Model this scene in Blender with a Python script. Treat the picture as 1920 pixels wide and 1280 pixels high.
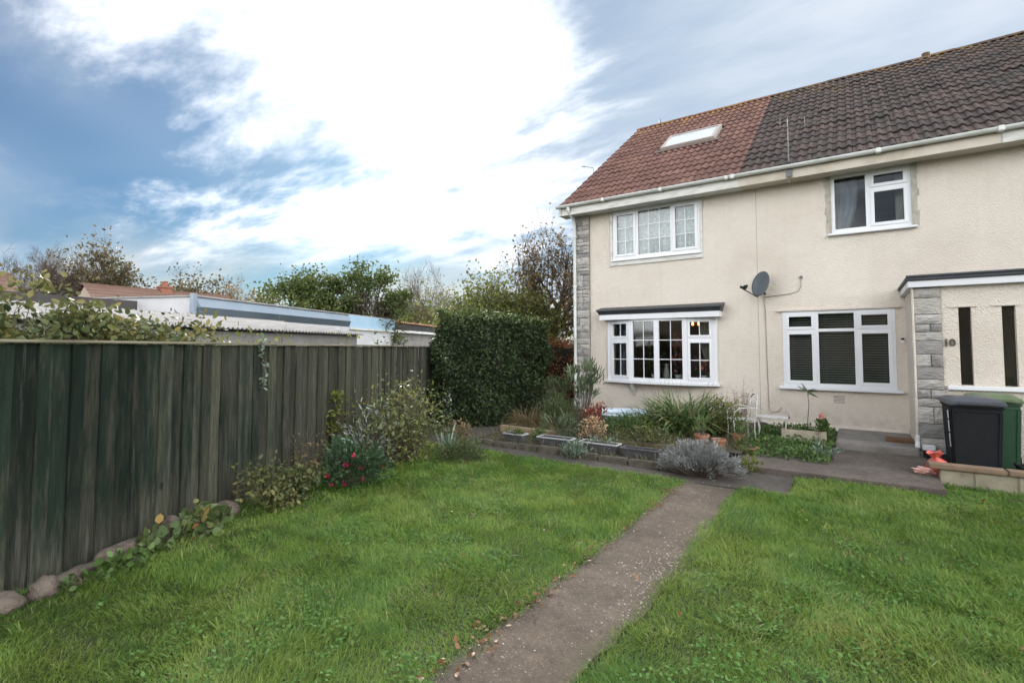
import bpy, bmesh, math, random
import numpy as np
from mathutils import Vector, Matrix
scene = bpy.context.scene
for o in list(bpy.data.objects): bpy.data.objects.remove(o)
R = math.radians
YAW = math.atan(645/941.0)          # the camera looks this far to the left of the facade's normal
# ------------------------------------------------------------------ camera
cd = bpy.data.cameras.new('camera'); cam = bpy.data.objects.new('camera', cd)
scene.collection.objects.link(cam); scene.camera = cam
cam.location = (0, 0, 1.6); cam.rotation_euler = (R(92.8), 0, YAW)
cd.sensor_width = 36; cd.lens = 940/1920*36; cd.shift_y = -36/1920; cd.clip_start = .05; cd.clip_end = 3000
# ------------------------------------------------------------------ sky, sun, exposure
SUN_EL, SUN_AZ = R(24.5), R(-48)                       # azimuth measured from +Y towards +X
SUN = Vector((math.sin(SUN_AZ)*math.cos(SUN_EL), math.cos(SUN_AZ)*math.cos(SUN_EL), math.sin(SUN_EL)))
vs = scene.view_settings; vs.view_transform = 'Standard'; vs.look = 'None'; vs.exposure = 1.85; vs.gamma = 1
world = bpy.data.worlds.new('World'); scene.world = world; world.use_nodes = True
def build_sky():
    nt = world.node_tree; N = nt.nodes; L = nt.links; N.clear()
    out = N.new('ShaderNodeOutputWorld'); bg = N.new('ShaderNodeBackground'); L.new(bg.outputs[0], out.inputs[0])
    sky = N.new('ShaderNodeTexSky'); sky.sky_type = 'NISHITA'; sky.sun_disc = False
    sky.sun_elevation = SUN_EL; sky.sun_rotation = SUN_AZ; sky.air_density = 1.2; sky.dust_density = .6; sky.ozone_density = 1.5
    bg.inputs['Strength'].default_value = .1
    tc = N.new('ShaderNodeTexCoord'); sep = N.new('ShaderNodeSeparateXYZ'); L.new(tc.outputs['Generated'], sep.inputs[0])
    def math_(op, a, b=None, clamp=False):
        n = N.new('ShaderNodeMath'); n.operation = op; n.use_clamp = clamp
        for i, v in enumerate((a, b)):
            if v is None: continue
            if isinstance(v, (int, float)): n.inputs[i].default_value = v
            else: L.new(v, n.inputs[i])
        return n.outputs[0]
    def ramp(v, lo, hi, a=0., b=1.):
        n = N.new('ShaderNodeMapRange'); n.interpolation_type = 'SMOOTHSTEP'
        L.new(v, n.inputs[0])
        for i, x in enumerate((lo, hi, a, b)): n.inputs[1+i].default_value = x
        return n.outputs[0]
    def mix(f, a, b):
        n = N.new('ShaderNodeMix'); n.data_type = 'RGBA'
        L.new(f, n.inputs[0]) if not isinstance(f, float) else setattr(n.inputs[0], 'default_value', f)
        for s, v in ((n.inputs[6], a), (n.inputs[7], b)):
            if isinstance(v, tuple): s.default_value = (*v, 1)
            else: L.new(v, s)
        return n.outputs[2]
    # cloud deck: the view direction is projected on a plane above
    den = math_('ADD', math_('MAXIMUM', sep.outputs[2], 0.0), .16)
    cmb = N.new('ShaderNodeCombineXYZ'); L.new(math_('DIVIDE', sep.outputs[0], den), cmb.inputs[0]); L.new(math_('DIVIDE', sep.outputs[1], den), cmb.inputs[1])
    def noise(scale, detail, rough, loc, rot, sc, dist=0.):
        mp = N.new('ShaderNodeMapping'); L.new(cmb.outputs[0], mp.inputs[0])
        mp.inputs['Location'].default_value = loc; mp.inputs['Rotation'].default_value = (0, 0, rot); mp.inputs['Scale'].default_value = sc
        n = N.new('ShaderNodeTexNoise'); L.new(mp.outputs[0], n.inputs['Vector'])
        n.inputs['Scale'].default_value = scale; n.inputs['Detail'].default_value = detail; n.inputs['Roughness'].default_value = rough; n.inputs['Distortion'].default_value = dist
        return n.outputs[0]
    big = noise(.42, 3, .5, SKY['big'], 0, (1, 1, 1))
    mid = noise(1.15, 10, .61, SKY['mid'], SKY['rot'], SKY['stretch'], .25)
    fine = noise(2.6, 8, .6, (4.2, 1.3, 0), SKY['rot'], (.7, 1.5, 1), .3)
    dot = N.new('ShaderNodeVectorMath'); dot.operation = 'DOT_PRODUCT'; L.new(tc.outputs['Generated'], dot.inputs[0]); dot.inputs[1].default_value = SUN
    c = dot.outputs['Value']
    wob = math_('ADD', math_('MULTIPLY', math_('SUBTRACT', mid, .5), SKY['wob']), math_('MULTIPLY', math_('SUBTRACT', fine, .5), .16))
    low = ramp(math_('ADD', sep.outputs[2], math_('MULTIPLY', wob, .55)), .135, .27)   # the cloud bank thickens towards the horizon
    glow = math_('MULTIPLY', low, ramp(math_('ADD', c, wob), SKY['g0'], SKY['g1']))          # thin cloud lit through by the sun
    toward = ramp(c, -.15, .55)                                      # front-lit clouds opposite the sun, brightened further to light the facade; shaded near it
    skyb = N.new('ShaderNodeVectorMath'); skyb.operation = 'MULTIPLY'; L.new(sky.outputs[0], skyb.inputs[0]); skyb.inputs[1].default_value = SKY['gain']
    cover = ramp(math_('ADD', math_('MULTIPLY', mid, .7), math_('ADD', math_('MULTIPLY', big, .45), math_('MULTIPLY', fine, .25))), SKY['lo'], SKY['hi'])
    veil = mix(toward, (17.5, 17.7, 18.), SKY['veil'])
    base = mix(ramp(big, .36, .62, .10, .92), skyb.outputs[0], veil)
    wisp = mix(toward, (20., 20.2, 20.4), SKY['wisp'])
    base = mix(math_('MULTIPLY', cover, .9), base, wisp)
    hz = ramp(sep.outputs[2], .02, .22, 1., 0.)
    hzm = math_('MULTIPLY', hz, ramp(noise(1.3, 6, .5, (2, 9, 0), SKY['rot'], (.35, 1.6, 1)), .34, .62))
    base = mix(math_('MULTIPLY', hzm, .92), base, (2.75, 2.6, 2.25))
    col = mix(glow, base, SKY['core'])
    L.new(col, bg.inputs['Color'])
SKY = dict(big=(5.3, 2.1, 0), mid=(4.4, 11.9, 0), rot=R(25), stretch=(.62, 1.25, 1), lo=.61, hi=.94, wob=.34, g0=.90, g1=1.0,
           veil=(1.36, 1.74, 2.2), wisp=(2.3, 2.48, 2.75), core=(5.2, 5.25, 5.35), gain=(.068, .124, .186))
build_sky()
sl = bpy.data.lights.new('sun', 'SUN'); sl.energy = 1.5; sl.angle = R(18); sl.color = (1, .95, .87)
so = bpy.data.objects.new('sun', sl); scene.collection.objects.link(so); so.rotation_euler = SUN.to_track_quat('Z', 'Y').to_euler(); so.location = (-30, 30, 40)

# ------------------------------------------------------------------ helpers: materials
def rgb(h):
    h = h.lstrip('#'); v = [int(h[i:i+2], 16)/255 for i in (0, 2, 4)]
    return tuple(x/12.92 if x <= .04045 else ((x+.055)/1.055)**2.4 for x in v)
MATS = {}
class NT:
    def __init__(s, name):
        m = bpy.data.materials.new(name); m.use_nodes = True; s.m = m; s.N = m.node_tree.nodes; s.L = m.node_tree.links
        s.b = s.N['Principled BSDF']; MATS[name] = m
    def new(s, t, **kw):
        n = s.N.new(t)
        for k, v in kw.items(): setattr(n, k, v)
        return n
    def coord(s, kind='Object', scale=(1, 1, 1), rnd=False):
        if kind == 'World':
            g = s.new('ShaderNodeNewGeometry'); o = g.outputs['Position']
        else: o = s.new('ShaderNodeTexCoord').outputs[kind]
        mp = s.new('ShaderNodeMapping'); s.L.new(o, mp.inputs[0]); mp.inputs['Scale'].default_value = scale
        if rnd:
            oi = s.new('ShaderNodeObjectInfo'); mul = s.new('ShaderNodeVectorMath', operation='SCALE'); mul.inputs[0].default_value = (37, 61, 23)
            s.L.new(oi.outputs['Random'], mul.inputs['Scale']); s.L.new(mul.outputs[0], mp.inputs['Location'])
        return mp.outputs[0]
    def noise(s, co, scale, detail=5, rough=.55, dist=0.):
        n = s.new('ShaderNodeTexNoise'); s.L.new(co, n.inputs['Vector'])
        n.inputs['Scale'].default_value = scale; n.inputs['Detail'].default_value = detail; n.inputs['Roughness'].default_value = rough; n.inputs['Distortion'].default_value = dist
        return n.outputs[0]
    def ramp(s, v, stops):
        n = s.new('ShaderNodeValToRGB'); s.L.new(v, n.inputs[0]); e = n.color_ramp.elements
        while len(e) < len(stops): e.new(.5)
        for el, (p, c) in zip(e, stops): el.position = p; el.color = (*c, 1) if len(c) == 3 else c
        return n.outputs[0]
    def mr(s, v, lo, hi, a=0., b=1.):
        n = s.new('ShaderNodeMapRange'); s.L.new(v, n.inputs[0])
        for i, x in enumerate((lo, hi, a, b)): n.inputs[1+i].default_value = x
        return n.outputs[0]
    def mix(s, f, a, b, mode='MIX'):
        n = s.new('ShaderNodeMix', data_type='RGBA', blend_type=mode)
        for sk, v in ((n.inputs[0], f), (n.inputs[6], a), (n.inputs[7], b)):
            if isinstance(v, tuple): sk.default_value = (*v, 1)
            elif isinstance(v, (int, float)): sk.default_value = v
            else: s.L.new(v, sk)
        return n.outputs[2]
    def bump(s, h, strength=.3, dist=.01):
        n = s.new('ShaderNodeBump'); n.inputs['Strength'].default_value = strength; n.inputs['Distance'].default_value = dist
        s.L.new(h, n.inputs['Height']); s.L.new(n.outputs[0], s.b.inputs['Normal']); return n
    def math(s, op, a, b):
        n = s.new('ShaderNodeMath', operation=op)
        for i, v in enumerate((a, b)):
            if isinstance(v, (int, float)): n.inputs[i].default_value = v
            else: s.L.new(v, n.inputs[i])
        return n.outputs[0]
    def col(s, c):
        if isinstance(c, tuple): s.b.inputs['Base Color'].default_value = (*c, 1)
        else: s.L.new(c, s.b.inputs['Base Color'])
    def rough(s, r): s.b.inputs['Roughness'].default_value = r
def pm(name, stops, scale=6, rough=.7, bump=.15, bscale=None, kind='Object', stretch=(1, 1, 1), rnd=True, detail=6, metal=0., bdist=.01, spec=None):
    n = NT(name); co = n.coord(kind, stretch, rnd); v = n.noise(co, scale, detail)
    n.col(n.ramp(v, [(.25+.5*i/max(1, len(stops)-1), c) for i, c in enumerate(stops)])); n.rough(rough); n.b.inputs['Metallic'].default_value = metal
    if spec is not None: n.b.inputs['Specular IOR Level'].default_value = spec
    if bump: n.bump(n.noise(co, bscale or scale*4, 4), bump, bdist)
    return n.m
def leafmat(name, cols, rough=.5, trans=.3, spec=.35, patch=None, gain=1.55):
    cols = [tuple(min(.85, x*gain) for x in c) for c in cols]; n = NT(name); at = n.new('ShaderNodeAttribute', attribute_name='rnd')
    c = n.ramp(at.outputs['Fac'], [(i/max(1, len(cols)-1), c) for i, c in enumerate(cols)])
    if patch:                                                          # broad patches of another tint
        w = n.coord('World'); f = n.math('ADD', n.math('MULTIPLY', n.noise(w, 1.6, 4, .6), .6), n.math('MULTIPLY', n.noise(w, 7, 4, .6), .4)); c = n.mix(n.mr(f, .47, .60), c, n.mix(1., c, patch, 'MULTIPLY'))
    n.col(c); n.rough(rough); n.b.inputs['Specular IOR Level'].default_value = spec
    tr = n.new('ShaderNodeBsdfTranslucent'); n.L.new(c, tr.inputs[0]); ms = n.new('ShaderNodeMixShader'); ms.inputs[0].default_value = trans
    n.L.new(n.b.outputs[0], ms.inputs[1]); n.L.new(tr.outputs[0], ms.inputs[2]); n.L.new(ms.outputs[0], n.N['Material Output'].inputs[0])
    return n.m
# ------------------------------------------------------------------ helpers: meshes and objects
COL = scene.collection
def link(o, parent=None):
    COL.objects.link(o)
    if parent: o.parent = parent
    return o
def tag(o, label=None, cat=None, group=None, kind=None):
    if label: o['label'] = label
    if cat: o['category'] = cat
    if group: o['group'] = group
    if kind: o['kind'] = kind
    return o
def empty(name, loc=(0, 0, 0), rz=0, label=None, cat=None, group=None, parent=None):
    o = bpy.data.objects.new(name, None); o.location = loc; o.rotation_euler = (0, 0, rz); o.empty_display_size = .1
    link(o, parent); return tag(o, label, cat, group)
def obj(name, me, mat=None, parent=None, loc=(0, 0, 0), rot=(0, 0, 0)):
    o = bpy.data.objects.new(name, me)
    if mat and not me.materials: me.materials.append(mat)
    o.location = loc; o.rotation_euler = rot
    return link(o, parent)
class MB:
    def __init__(s): s.v = []; s.f = []
    def add(s, vs, fs):
        k = len(s.v); s.v += [tuple(v) for v in vs]; s.f += [tuple(i+k for i in f) for f in fs]; return s
    def box(s, x0, x1, y0, y1, z0, z1):
        return s.add([(x0, y0, z0), (x1, y0, z0), (x1, y1, z0), (x0, y1, z0), (x0, y0, z1), (x1, y0, z1), (x1, y1, z1), (x0, y1, z1)],
                     [(0, 3, 2, 1), (4, 5, 6, 7), (0, 1, 5, 4), (1, 2, 6, 5), (2, 3, 7, 6), (3, 0, 4, 7)])
    def obox(s, p0, p1, w, h, up=(0, 0, 1)):           # a bar from p0 to p1
        p0, p1 = Vector(p0), Vector(p1); d = (p1-p0).normalized(); u = Vector(up); x = d.cross(u)
        if x.length < 1e-4: x = d.cross(Vector((0, 1, 0)))
        x.normalize(); u = x.cross(d); vs = []
        for p in (p0, p1):
            for a, b in ((-1, -1), (1, -1), (1, 1), (-1, 1)): vs.append(p+x*a*w/2+u*b*h/2)
        return s.add(vs, [(0, 1, 2, 3), (7, 6, 5, 4), (0, 4, 5, 1), (1, 5, 6, 2), (2, 6, 7, 3), (3, 7, 4, 0)])
    def tube(s, pts, r, n=8, cap=True):
        pts = [Vector(p) for p in pts]; m = len(pts); rs = r if isinstance(r, (list, tuple)) else [r]*m; vs = []; fs = []
        px = None
        for i, p in enumerate(pts):
            d = (pts[min(i+1, m-1)]-pts[max(i-1, 0)]).normalized()
            x = d.cross(Vector((0, 0, 1))) if px is None else px-d*px.dot(d)
            if x.length < 1e-3: x = d.cross(Vector((0, 1, 0)))
            x.normalize(); px = x; y = d.cross(x)
            for k in range(n):
                a = 2*math.pi*k/n; vs.append(p+(x*math.cos(a)+y*math.sin(a))*rs[i])
        for i in range(m-1):
            for k in range(n): fs.append((i*n+k, i*n+(k+1) % n, (i+1)*n+(k+1) % n, (i+1)*n+k))
        if cap: fs.append(tuple(range(n))[::-1]); fs.append(tuple((m-1)*n+k for k in range(n)))
        return s.add(vs, fs)
    def prism(s, poly, axis, a, b):                     # polygon in the two other axes, extruded along axis
        def P(u, v, w): return {'x': (w, u, v), 'y': (u, w, v), 'z': (u, v, w)}[axis]
        n = len(poly); vs = [P(u, v, a) for u, v in poly]+[P(u, v, b) for u, v in poly]
        return s.add(vs, [tuple(range(n))[::-1], tuple(range(n, 2*n))]+[(i, (i+1) % n, n+(i+1) % n, n+i) for i in range(n)])
    def lathe(s, prof, n=16, c=(0, 0, 0), sx=1, sy=1):
        vs = []; fs = []; m = len(prof)
        for r, z in prof:
            for k in range(n):
                a = 2*math.pi*k/n; vs.append((c[0]+r*math.cos(a)*sx, c[1]+r*math.sin(a)*sy, c[2]+z))
        for i in range(m-1):
            for k in range(n): fs.append((i*n+k, i*n+(k+1) % n, (i+1)*n+(k+1) % n, (i+1)*n+k))
        return s.add(vs, fs)
    def mesh(s, name='mesh', smooth=False, recalc=True, bevel=0.):
        me = bpy.data.meshes.new(name); me.from_pydata(s.v, [], s.f)
        if recalc or bevel:
            bm = bmesh.new(); bm.from_mesh(me)
            bmesh.ops.recalc_face_normals(bm, faces=bm.faces)
            if bevel: bmesh.ops.bevel(bm, geom=bm.edges[:], offset=bevel, segments=2, affect='EDGES', clamp_overlap=True)
            bm.to_mesh(me); bm.free()
        if smooth: me.shade_smooth()
        return me
    def build(s, name, mat, parent=None, loc=(0, 0, 0), rot=(0, 0, 0), **kw): return obj(name, s.mesh(name, **kw), mat, parent, loc, rot)
def npmesh(name, V, F, rnd=None):
    V = np.asarray(V, np.float32); F = np.asarray(F, np.int32); k = F.shape[1]
    me = bpy.data.meshes.new(name); me.vertices.add(len(V)); me.vertices.foreach_set('co', V.ravel())
    me.loops.add(F.size); me.loops.foreach_set('vertex_index', F.ravel()); me.polygons.add(len(F))
    me.polygons.foreach_set('loop_start', np.arange(0, F.size, k, dtype=np.int32))
    me.update(calc_edges=True)
    if rnd is not None:
        at = me.attributes.new('rnd', 'FLOAT', 'POINT'); at.data.foreach_set('value', np.asarray(rnd, np.float32))
    return me
def unit(a): return a/np.maximum(np.linalg.norm(a, axis=1, keepdims=True), 1e-6)
def leaves(name, P, size, mat, parent, g, aspect=.5, D=None, up=.4, fold=.15, svar=.35, rnd=None, hexa=False, Nrm=None):
    """leaf blades with their base at P; D is the direction of growth (random when None)"""
    n = len(P); P = np.asarray(P, float)
    d = g.normal(size=(n, 3)); d[:, 2] += up
    if D is not None: d = np.asarray(D)*1.6+d*.55
    d = unit(d); w = g.normal(size=(n, 3)) if Nrm is None else np.asarray(Nrm)+g.normal(size=(n, 3))*.45
    nr = unit(np.cross(np.cross(d, w), d)); sd = np.cross(d, nr)
    L = (size*(1+svar*g.uniform(-1, 1, n)))[:, None]; W = L*aspect/2
    r = g.random(n) if rnd is None else rnd
    if hexa:
        V = np.stack([P, P+d*L*.3+sd*W*.85+nr*L*fold*.5, P+d*L*.7+sd*W*.75+nr*L*fold*.5, P+d*L, P+d*L*.7-sd*W*.75+nr*L*fold*.5, P+d*L*.3-sd*W*.85+nr*L*fold*.5], 1).reshape(-1, 3)
        i = np.arange(n)[:, None]*6; F = np.concatenate([i+[[0, 1, 2, 3]], i+[[0, 3, 4, 5]]], 0); k = 6
    else:
        V = np.stack([P, P+d*L*.45+sd*W+nr*L*fold, P+d*L, P+d*L*.45-sd*W+nr*L*fold], 1).reshape(-1, 3)
        i = np.arange(n)[:, None]*4; F = np.concatenate([i+[[0, 1, 2]], i+[[0, 2, 3]]], 0); k = 4
    return obj(name, npmesh(name, V, F, np.repeat(r, k)), mat, parent)
def segs(name, S, mat, parent, n=4):
    """tapered twigs: rows of p0(3) p1(3) r0 r1"""
    S = np.asarray(S, float); p0, p1 = S[:, :3], S[:, 3:6]; d = unit(p1-p0); ref = np.where(np.abs(d[:, 2:3]) > .9, [[1., 0, 0]], [[0, 0, 1.]])
    x = unit(np.cross(d, ref)); y = np.cross(d, x); V = []
    for p, r in ((p0, S[:, 6:7]), (p1, S[:, 7:8])):
        for k in range(n):
            a = 2*math.pi*k/n; V.append(p+(x*math.cos(a)+y*math.sin(a))*r)
    V = np.stack(V, 1).reshape(-1, 3); i = np.arange(len(S))[:, None]*2*n
    F = np.concatenate([i+[[k, (k+1) % n, n+(k+1) % n, n+k]] for k in range(n)], 0)
    me = npmesh(name, V, F); me.shade_smooth(); return obj(name, me, mat, parent)
def blades(name, P, D, L, W, mat, parent, g, bend=.6, rnd=None, nseg=3):
    """grass or strap leaves from P, heading D (horizontal lean), length L, width W, arching over"""
    n = len(P); D = np.asarray(D, float); h = unit(np.c_[D[:, :2], np.zeros(n)]); side = np.c_[-h[:, 1], h[:, 0], np.zeros(n)]
    lean = np.linalg.norm(D[:, :2], axis=1)
    tw = g.normal(size=n)*.6; side = side*np.cos(tw)[:, None]+h*np.sin(tw)[:, None]
    rows = []; p = np.asarray(P, float).copy(); ang = np.arctan(lean); st = (L/nseg)[:, None]
    for k in range(nseg):
        w = (W*(1-.25*(k/nseg)**2)/2 if k else W*.35)[:, None] if k else (W*.35)[:, None]
        rows += [p-side*w, p+side*w]
        p = p+st*(h*np.sin(ang)[:, None]+np.array([[0, 0, 1.]])*np.cos(ang)[:, None]); ang = ang+bend/nseg*g.uniform(.4, 1.6, n)
    rows.append(p); k = len(rows); V = np.stack(rows, 1).reshape(-1, 3); i = np.arange(n)[:, None]*k; T = []
    for q in range(nseg-1): T += [i+[[2*q, 2*q+1, 2*q+3]], i+[[2*q, 2*q+3, 2*q+2]]]
    T.append(i+[[2*nseg-2, 2*nseg-1, 2*nseg]])
    r = g.random(n) if rnd is None else rnd
    return obj(name, npmesh(name, V, np.concatenate(T, 0), np.repeat(r, k)), mat, parent)
WORLD_M = {}
def link(o, parent=None):                  # children of a 'world' empty are modelled in world coordinates
    COL.objects.link(o)
    if parent:
        o.parent = parent
        if parent.name in WORLD_M: o.matrix_parent_inverse = WORLD_M[parent.name].inverted()
    return o
def wempty(name, loc, label=None, cat=None, group=None, rz=0):
    o = empty(name, loc, rz, label, cat, group); WORLD_M[o.name] = Matrix.Translation(loc) @ Matrix.Rotation(rz, 4, 'Z'); return o
# ------------------------------------------------------------------ materials
def m_render():
    n = NT('cream_render'); co = n.coord('World'); a = n.noise(co, .7, 6, .6); b = n.noise(co, 9, 5)
    c = n.ramp(a, [(.3, (.65, .575, .49)), (.5, (.73, .655, .565)), (.72, (.77, .71, .625))])
    c = n.mix(n.mr(b, .35, .75, 0, .16), c, (.54, .47, .40))
    streak = n.noise(n.coord('World', (5, 5, .35)), 1.6, 5); c = n.mix(n.mr(streak, .58, .8, 0, .16), c, (.46, .41, .35))
    sep = n.new('ShaderNodeSeparateXYZ'); n.L.new(co, sep.inputs[0]); spl = n.math('MULTIPLY', n.mr(sep.outputs[2], .65, .12), n.mr(n.noise(co, 6, 6, .65), .38, .68)); c = n.mix(n.math('MULTIPLY', spl, .45), c, (.30, .26, .20))   # splashed soil at the foot
    n.col(c); n.rough(.93)
    v = n.new('ShaderNodeTexVoronoi'); n.L.new(co, v.inputs['Vector']); v.inputs['Scale'].default_value = 75
    h = n.math('ADD', n.math('MULTIPLY', v.outputs['Distance'], .6), n.noise(co, 38, 6, .65)); n.bump(h, .9, .02)
    return n.m
M_render = m_render()
M_white = pm('white_upvc', [(.66, .67, .69), (.74, .75, .77)], 2, .35, 0)
M_whitedirty = pm('weathered_white_paint', [(.38, .37, .33), (.60, .59, .55), (.68, .67, .64)], 3, .5, .1, 30, kind='World', stretch=(1, 1, 4))
M_beige = pm('weathered_fascia', [(.36, .31, .24), (.52, .47, .39), (.58, .53, .45)], 2.2, .7, .2, 25, kind='World')
M_gutter = pm('white_gutter', [(.44, .44, .38), (.62, .63, .60), (.70, .71, .70)], 2.5, .35, 0, kind='World')
M_lead = pm('black_lead', [(.02, .022, .026), (.045, .05, .058)], 5, .5, .15, 20)
M_stone = pm('cladding_stone', [(.16, .15, .14), (.30, .28, .25), (.42, .39, .34)], 3.5, .9, .8, 22, kind='Object', bdist=.03)
def m_stone2():
    n = NT('cladding_stone'); co = n.coord('Object', (1, 1, 2.2), True); oi = n.new('ShaderNodeObjectInfo')
    base = n.ramp(oi.outputs['Random'], [(0, (.27, .26, .25)), (.35, (.40, .385, .36)), (.6, (.56, .535, .485)), (1, (.45, .42, .385))])
    c = n.mix(n.mr(n.noise(co, 9, 6, .65), .3, .75, 0, .5), base, (.19, .18, .165)); n.col(c); n.rough(.92); n.bump(n.noise(co, 16, 7, .65), 1., .04); return n.m
M_stone = m_stone2()
M_mortar = pm('mortar', [(.16, .15, .13), (.26, .24, .21)], 20, .95, .3)
def m_tile(name, a, b, c, moss):
    n = NT(name); oi = n.new('ShaderNodeObjectInfo'); co = n.coord('World')
    base = n.ramp(oi.outputs['Random'], [(0, a), (.5, b), (1, c)])
    base = n.mix(n.mr(n.noise(co, 7, 6, .65), .35, .7, 0, .55), base, tuple(x*.5 for x in a))
    dirt = n.mr(n.noise(co, 1.1, 5, .6), .5, .72, 0, .6); base = n.mix(dirt, base, tuple(x*.55 for x in b))
    sep = n.new('ShaderNodeSeparateXYZ'); n.L.new(co, sep.inputs[0])
    ridge = n.mr(sep.outputs[2], 7.0, 8.7, 0., .21)                     # lichen is thickest on the top courses
    li = n.mr(n.math('ADD', n.noise(co, 2.6, 7, .7), ridge), .66, .86, 0, .75)
    base = n.mix(li, base, moss); n.col(base); n.rough(.9); n.bump(n.noise(co, 60, 4), .25, .01); return n.m
M_tile_red = m_tile('red_concrete_tile', (.115, .055, .042), (.158, .077, .058), (.195, .10, .076), (.30, .16, .045))
M_tile_brown = m_tile('brown_concrete_tile', (.042, .032, .028), (.060, .044, .038), (.088, .058, .048), (.20, .115, .04))
M_deck = pm('roof_underlay', [(.02, .018, .016), (.03, .027, .025)], 5, .95, 0)
def m_glass():
    n = NT('window_glass'); n.N.remove(n.b); fr = n.new('ShaderNodeFresnel'); fr.inputs[0].default_value = 1.5
    tr = n.new('ShaderNodeBsdfTransparent'); tr.inputs[0].default_value = (.86, .89, .88, 1); gl = n.new('ShaderNodeBsdfGlossy'); gl.inputs['Roughness'].default_value = .02
    bp = n.new('ShaderNodeBump'); bp.inputs['Strength'].default_value = .06; bp.inputs['Distance'].default_value = .02; n.L.new(n.noise(n.coord('World'), 1.6, 2), bp.inputs['Height']); n.L.new(bp.outputs[0], gl.inputs['Normal'])
    ms = n.new('ShaderNodeMixShader'); n.L.new(fr.outputs[0], ms.inputs[0]); n.L.new(tr.outputs[0], ms.inputs[1]); n.L.new(gl.outputs[0], ms.inputs[2]); n.L.new(ms.outputs[0], n.N['Material Output'].inputs[0]); return n.m
M_glass = m_glass()
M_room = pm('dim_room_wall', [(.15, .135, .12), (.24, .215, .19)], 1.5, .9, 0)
def m_lace():
    n = NT('lace_curtain'); co = n.coord('World', (1, .2, 1)); v = n.new('ShaderNodeTexVoronoi'); n.L.new(co, v.inputs['Vector']); v.inputs['Scale'].default_value = 15
    w = n.noise(n.coord('World', (1, .1, .05)), 16, 3); f = n.math('ADD', n.math('MULTIPLY', v.outputs['Distance'], .8), w)
    n.col(n.ramp(f, [(.45, (.86, .88, .89)), (.75, (.74, .78, .80)), (.95, (.60, .65, .68))])); n.rough(.9); return n.m
M_lace = m_lace()
M_curtain = pm('cream_curtain', [(.30, .28, .24), (.45, .42, .36)], 8, .9, 0, stretch=(6, 6, .4))
M_greycurtain = pm('grey_curtain', [(.17, .18, .22), (.30, .32, .37)], 5, .9, 0, stretch=(5, 5, .5))
M_slat = pm('dark_blind_slat', [(.36, .36, .34), (.45, .45, .43)], 5, .5, 0)
M_concrete = pm('grey_concrete', [(.12, .11, .10), (.20, .185, .165), (.26, .24, .215)], 5, .92, .4, 40, kind='World')
M_black = pm('black_plastic', [(.009, .010, .012), (.015, .017, .019)], 30, .7, .12, 200, spec=.2)
M_lid = pm('grey_lid_plastic', [(.045, .05, .06), (.075, .08, .095)], 12, .42, .08, 120)
M_green = pm('green_plastic', [(.022, .068, .034), (.034, .09, .046)], 14, .5, .1, 150)
M_dish = pm('grey_dish_metal', [(.075, .09, .10), (.11, .125, .14)], 6, .4, 0)
M_dark = pm('dark_metal', [(.015, .015, .015), (.03, .03, .03)], 20, .5, 0)
M_galv = pm('galvanised_metal', [(.10, .10, .10), (.17, .17, .17)], 12, .5, 0, metal=.3)
M_num = pm('bronze_numeral', [(.05, .042, .03), (.08, .07, .05)], 20, .5, 0)
# ------------------------------------------------------------------ house builders
FY = 10.77                                                               # front face of both houses
def holes_boxes(mb, x0, x1, z0, z1, y0, y1, holes):
    xs = sorted({x0, x1, *[h[0] for h in holes], *[h[1] for h in holes]}); xs = [x for x in xs if x0 <= x <= x1]
    for a, b in zip(xs, xs[1:]):
        hs = sorted((h[2], h[3]) for h in holes if h[0] < (a+b)/2 < h[1]); z = z0
        for h0, h1 in hs:
            if h0 > z: mb.box(a, b, y0, y1, z, h0)
            z = h1
        if z < z1: mb.box(a, b, y0, y1, z, z1)
    return mb
def window(parent, x0, x1, z0, z1, y, lights, mat=None, sill=None, fr=None):
    """outer frame mesh > casements, panes, glazing bars, sill; lights: (x0,x1,z0,z1,casement?,nx,nz)"""
    mat = mat or M_white; mb = MB(); holes_boxes(mb, x0, x1, z0, z1, y, y+.07, [l[:4] for l in lights]); w = mb.build('window', mat, parent, bevel=.004)
    for a, b, c, d, cas, nx, nz in lights:
        if cas:
            t = .045; MB_ = holes_boxes(MB(), a-.012, b+.012, c-.012, d+.012, y-.016, y+.03, [(a+t, b-t, c+t, d-t)]); MB_.build('casement', mat, w, bevel=.004); a, b, c, d = a+t, b-t, c+t, d-t
        MB().box(a-.003, b+.003, y+.022, y+.028, c-.003, d+.003).build('pane', M_glass, w)
        for i in range(1, nx): u = a+(b-a)*i/nx; MB().box(u-.009, u+.009, y+.012, y+.034, c, d).build('glazing_bar', mat, w)
        for i in range(1, nz): u = c+(d-c)*i/nz; MB().box(a, b, y+.010, y+.036, u-.009, u+.009).build('glazing_bar', mat, w)
    if sill: MB().box(x0-sill[0], x1+sill[0], y-sill[1], y+.05, z0-sill[2], z0-.002).build('sill', mat, w, bevel=.006)
    return w
PITCH = R(35.3); EY, EZ = 10.38, 4.93; GA = .384; CP, SP = math.cos(PITCH), math.sin(PITCH)
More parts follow.
